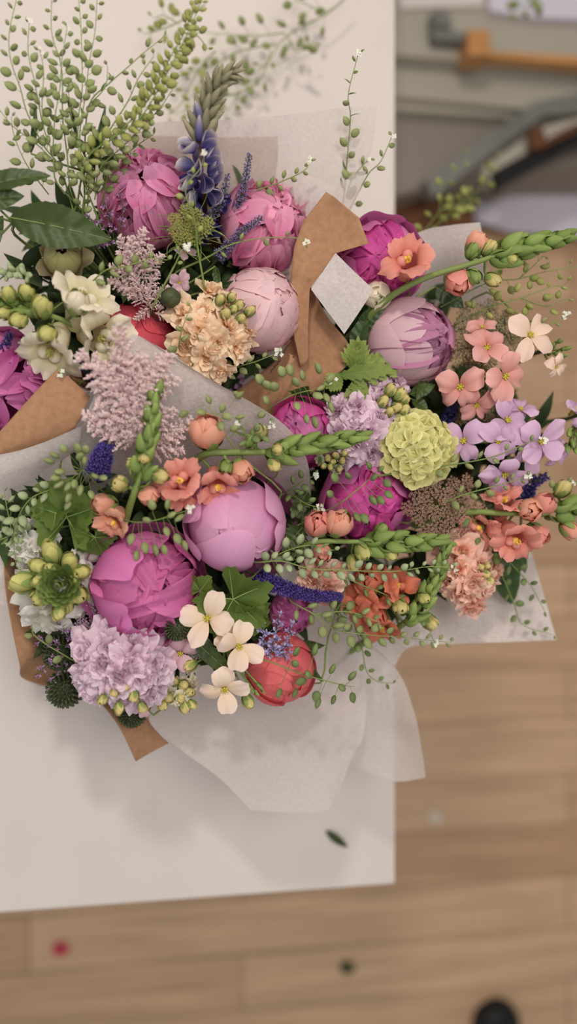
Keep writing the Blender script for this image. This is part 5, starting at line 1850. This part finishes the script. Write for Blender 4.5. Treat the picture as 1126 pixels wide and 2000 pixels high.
single_stock('C', [(990, 822, .28, 46, (0, -.3, 1), 'open'), (1055, 862, .29, 46, (.1, .1, 1), 'open'), (972, 862, .285, 40, (-.3, .1, 1), 'floppy'), (985, 925, .275, 46, (-.1, .6, .8), 'floppy'), (905, 862, .27, 46, (-.5, -.1, .8), 'floppy'), (1030, 885, .272, 40, (.2, .5, .8), 'open'), (1015, 800, .27, 34, (.1, -.7, .7), 'floppy'), (1085, 885, .272, 32, (.6, .2, .7), 'floppy')], 'lilac2',
             'bright lilac stock with wide open florets right beside the lime hydrangea'.replace('right beside', 'past'))
single_stock('C', [(1122, 800, .28, 30, (.3, -.5, .8), 'floppy'), (1136, 820, .28, 24, (.3, 0, .8), 'floppy')], 'lilac2', 'lilac stock cut by the frame edge with dark green buds', tipbuds=[(1112, 845, .285, 22), (1118, 862, .282, 21), (1108, 872, .28, 19), (1128, 850, .285, 20), (1124, 878, .28, 18)])
double_stock('C', 712, 832, .25, 66, 12, 31, 'lilac', 'lilac double stock cluster with buds beside the feathery green leaf', sqx=1.0, sqy=.95,
             buds=[(762, 762, 15), (780, 770, 15), (748, 784, 14), (774, 796, 14), (790, 800, 13), (760, 805, 12), (790, 780, 12)])
double_stock('C', 755, 760, .248, 22, 3, 24, 'lilac', 'small lilac floret knot above the yellow stock buds')
double_stock('C', 912, 1118, .245, 60, 11, 32, 'salmonpeach', 'peach pink double stock cluster by the white tissue corner', sqx=.85, sqy=1.15, buds=[(948, 1120, 12), (955, 1134, 11), (940, 1138, 11), (950, 1105, 10), (938, 1108, 10)])
double_stock('C', 632, 1135, .245, 36, 5, 28, 'salmonpeach', 'pinkish peach double stock beside the dark violet spike')
# hydrangea
p = P(820, 872, .268)
t = thing('hydrangea', 'lime green hydrangea head in the middle of the bouquet', 'flower', p)
s1 = mpp(820, 872, .268)
node = p - Vector((0, 0, 60 * s1))
ms = MB()
for k in range(44):
    q = math.sqrt((k + .5) / 44)
    a = k * 2.39996
    x, y = 818 + 66 * q * math.cos(a), 876 + 66 * q * math.sin(a)
    hh = .268 + s1 * 34 * (1 - q * q)
    pf = P(x, y, hh)
    dr = ((pf - node).normalized() + Vector((R.uniform(-.25, .25), R.uniform(-.25, .25), 0))).normalized()
    part(t, 'floret', lib('hydrangea_floret', f_hydr, 5), M['lime'], frame(pf, dr, s1 * R.uniform(15, 23), R.uniform(0, 6)))
    tube(ms, [node, pf], .0007, .0005, 4)
for (x, y, d) in [(822, 812, (0, -.8, .6)), (832, 935, (.2, .8, .6)), (800, 925, (-.3, .7, .6))]:
    mm = frame(P(x, y, .262), tilt(x, y, 'C', d=d), s1 * 25, R.uniform(0, 6))
    part(t, 'floret', lib('hydrangea_floret', f_hydr, 5), M['lime'], mm)
build(t, 'flower_stalks', ms, M['stem'])
stem_to_foot(t, node, (0, 0, 1), 'C', .0025)
umbel('C', 862, 990, .252, 72, 22, 17, 'brownumbel', 'brownish pink lace umbel beside the round magenta peony', name='lace_umbel')
umbel('C', 945, 660, .245, 66, 24, 17, 'tanumbel', 'tan green lace umbel behind the salmon pink stock', name='lace_umbel', d=(.2, -.1))
umbel('C', 940, 800, .235, 55, 14, 15, 'tanumbel', 'dark tan lace umbel under the salmon pink stock florets', name='lace_umbel')
umbel('C', 870, 1068, .25, 26, 8, 11, 'brownumbel', 'small brown lace umbel above the coral snapdragon tip', name='lace_umbel')
double_stock('C', 650, 905, .255, 30, 2, 10, 'sage', 'tight green bud cluster between the two bright magenta peonies', buds=[(640, 895, 9), (655, 890, 9), (668, 900, 9), (645, 912, 9), (662, 915, 9), (632, 910, 8), (650, 902, 8), (672, 886, 8)])
feather('C', [(660, 735, .25, 800, 716, .265, 62), (690, 730, .25, 700, 655, .268, 58), (690, 735, .25, 708, 822, .262, 52), (670, 730, .25, 635, 760, .25, 40), (700, 725, .252, 762, 690, .262, 40)], 'bright feathery cut leaves below the mauve peony bud')
leafy('C', [(700, 640, .245, 752, 600, .262, 40, .3), (690, 690, .24, 715, 612, .255, 34, -.3), (850, 560, .24, 905, 600, .25, 40, .2)], 'dark glossy leaves between the deep magenta and mauve peonies', 'leafdark', serr=0)
leafy('C', [(800, 770, .252, 850, 752, .262, 26, .2), (805, 780, .25, 835, 800, .26, 24, -.2), (830, 740, .25, 815, 780, .262, 22, 0)], 'small green leaves above the lime hydrangea', 'leaf', serr=.1)
leafy('C', [(965, 1050, .225, 1002, 1186, .205, 62, .2), (960, 960, .262, 975, 1010, .272, 40, .3), (1000, 1060, .225, 1030, 1120, .215, 30, -.3)], 'long dark green leaf lying on the white tissue corner', 'leafdark', serr=0, fold=.1)
leafy('C', [(590, 1030, .245, 552, 1075, .262, 50, .2), (560, 1060, .25, 610, 1085, .262, 44, -.2), (600, 960, .235, 570, 1010, .25, 36, .2)], 'ragged green leaves between the big smooth peony and level snapdragon', 'leaf', serr=.5, nser=6)
spike('C', [(1020, 980, .23), (1040, 945, .255), (1068, 930, .262)], 'violet blue delphinium tip beneath the bright lilac stock', 'lupin', 14, 60, name='delphinium', sz=10)
spike('C', [(870, 830, .22), (882, 800, .24), (880, 775, .245)], 'dark violet flower tip hidden between hydrangea and salmon stock', 'lupin', 12, 50, name='delphinium', sz=9)
# sprigs of C
pod_sprig('C', [[(880, 640, .24), (950, 603, .265), (1016, 582, .275), (1074, 561, .28), (1102, 556, .28)], [(860, 600, .245), (950, 553, .262), (1012, 545, .27), (1060, 532, .272), (1130, 520, .272)], [(1016, 582, .275), (1065, 598, .272), (1100, 585, .27)], [(1012, 545, .27), (1040, 520, .272), (1060, 500, .272)]],
          'airy yellow green seed pod spray over the floor below the long snapdragon tip', n=[12, 11, 5, 5], pod=13, ped=16, mat='podyellow')
pod_sprig('C', [[(800, 560, .20), (828, 455, .12), (857, 413, .06), (864, 367, .02), (887, 335, .0), (915, 305, -.02)], [(835, 455, .12), (890, 406, .04), (939, 367, .0), (961, 325, -.03), (974, 312, -.04)], [(857, 413, .06), (900, 395, .02), (920, 380, 0)]],
          'blurred yellow green seed pod spray hanging beyond the table edge', n=[12, 10, 6], pod=17, ped=12, mat='podyellow', t0=.3)
pod_sprig('C', [[(1060, -20, -.2), (1026, 13, -.2), (1012, 35, -.2)], [(1060, -20, -.2), (1040, 0, -.2), (1030, -10, -.2)]], 'blurred seed pod twig at the very top over the shelf', n=[5, 4], pod=20, ped=14, foot_it=False)
pod_sprig('C', [[(1020, 620, .27), (1060, 635, .285), (1090, 625, .288), (1104, 618, .29)]], 'white tipped twig behind the pale blush floret', n=[4], pod=10, ped=6, white=6)
pod_sprig('C', [[(820, 915, .27), (900, 905, .285), (970, 890, .298), (1030, 865, .305), (1060, 860, .306)]], 'thin seed pod twig crossing the bright lilac florets', n=[9], pod=12, ped=6, white=4)
pod_sprig('C', [[(860, 985, .26), (900, 968, .275), (945, 955, .282), (1000, 940, .285), (1028, 930, .285)]], 'seed pod twig with white tips under the bright lilac florets', n=[10], pod=14, ped=7, white=5)
pod_sprig('C', [[(610, 1010, .25), (660, 985, .272), (705, 950, .282), (735, 920, .285)]], 'seed pod sprig fanned across the round bright magenta peony',
          pods=[(721, 910, .295), (743, 916, .295), (730, 932, .298), (754, 943, .292), (757, 965, .29), (726, 975, .292), (742, 976, .29), (680, 930, .29), (655, 935, .288), (696, 1008, .285), (710, 1010, .286), (672, 1000, .288), (645, 965, .285)], pod=16, mat='poddark')
pod_sprig('C', [[(480, 830, .25), (520, 800, .278), (570, 772, .29), (613, 760, .296), (650, 745, .296)]], 'round green seed pods spread over the kraft collar and bright peony',
          pods=[(509, 743, .30), (523, 754, .302), (537, 757, .302), (551, 728, .30), (567, 726, .30), (578, 748, .302), (591, 735, .302), (622, 722, .30), (643, 741, .298), (627, 757, .30), (618, 772, .30), (637, 776, .298), (645, 792, .295), (580, 792, .30), (598, 818, .296), (614, 822, .296), (511, 810, .29), (466, 772, .285), (520, 782, .305)], pod=17, white=3)
pod_sprig('C', [[(470, 1090, .27), (500, 1098, .282), (550, 1096, .292), (603, 1110, .298), (677, 1114, .30), (770, 1116, .30), (834, 1107, .298), (884, 1108, .295)]], 'long pale seed pod sprig lying level above the coral snapdragon', n=[34], pod=13, ped=8, mat='sage', white=4)
pod_sprig('C', [[(500, 1120, .265), (540, 1085, .282), (600, 1065, .29), (650, 1075, .292)]], 'leafy seed pod sprig below the ragged green leaves', n=[14], pod=15, ped=8, mat='sage', leaf=.2)
pod_sprig('C', [[(560, 1150, .25), (567, 1173, .262), (613, 1200, .27), (650, 1228, .268), (700, 1238, .265), (782, 1245, .258), (880, 1255, .25)], [(613, 1200, .27), (680, 1195, .27), (740, 1215, .268)]], 'seed pod sprig trailing along the tissue under the coral snapdragon', n=[24, 9], pod=15, ped=8, mat='pod', leaf=.15)
pod_sprig('C', [[(900, 980, .25), (916, 1000, .262), (942, 1050, .262), (981, 1085, .258), (1007, 1111, .25), (1037, 1146, .245), (1062, 1192, .24)]], 'drooping dark seed pod sprig over the white tissue corner', n=[13], pod=14, ped=7, mat='poddark')
pod_sprig('C', [[(965, 1090, .235), (1002, 1176, .225), (1020, 1220, .222), (1080, 1240, .22)]], 'thin trailing pod twig on the tissue below the long dark leaf', n=[9], pod=12, ped=6, mat='poddark')
pod_sprig('C', [[(640, 1110, .25), (700, 1140, .262), (760, 1165, .265), (820, 1200, .262), (848, 1255, .25)]], 'seed pod twig with white flecks across the coral blooms', n=[12], pod=12, ped=7, mat='poddark', white=5)
pod_sprig('C', [[(560, 960, .24), (590, 940, .262), (612, 930, .27)], [(560, 960, .24), (600, 985, .262), (625, 990, .268)]], 'white flecked pod twig beside the tight green bud cluster', n=[6, 6], pod=12, ped=8, mat='poddark', white=7)
pod_sprig('C', [[(1040, 1010, .26), (1080, 960, .27), (1120, 940, .272)], [(1040, 1010, .26), (1090, 1000, .27), (1130, 1050, .268)]], 'pale twig with pods by the snapdragon that leaves the frame', n=[7, 7], pod=12, ped=8, mat='pod', white=3)

# ================================================================== filler foliage
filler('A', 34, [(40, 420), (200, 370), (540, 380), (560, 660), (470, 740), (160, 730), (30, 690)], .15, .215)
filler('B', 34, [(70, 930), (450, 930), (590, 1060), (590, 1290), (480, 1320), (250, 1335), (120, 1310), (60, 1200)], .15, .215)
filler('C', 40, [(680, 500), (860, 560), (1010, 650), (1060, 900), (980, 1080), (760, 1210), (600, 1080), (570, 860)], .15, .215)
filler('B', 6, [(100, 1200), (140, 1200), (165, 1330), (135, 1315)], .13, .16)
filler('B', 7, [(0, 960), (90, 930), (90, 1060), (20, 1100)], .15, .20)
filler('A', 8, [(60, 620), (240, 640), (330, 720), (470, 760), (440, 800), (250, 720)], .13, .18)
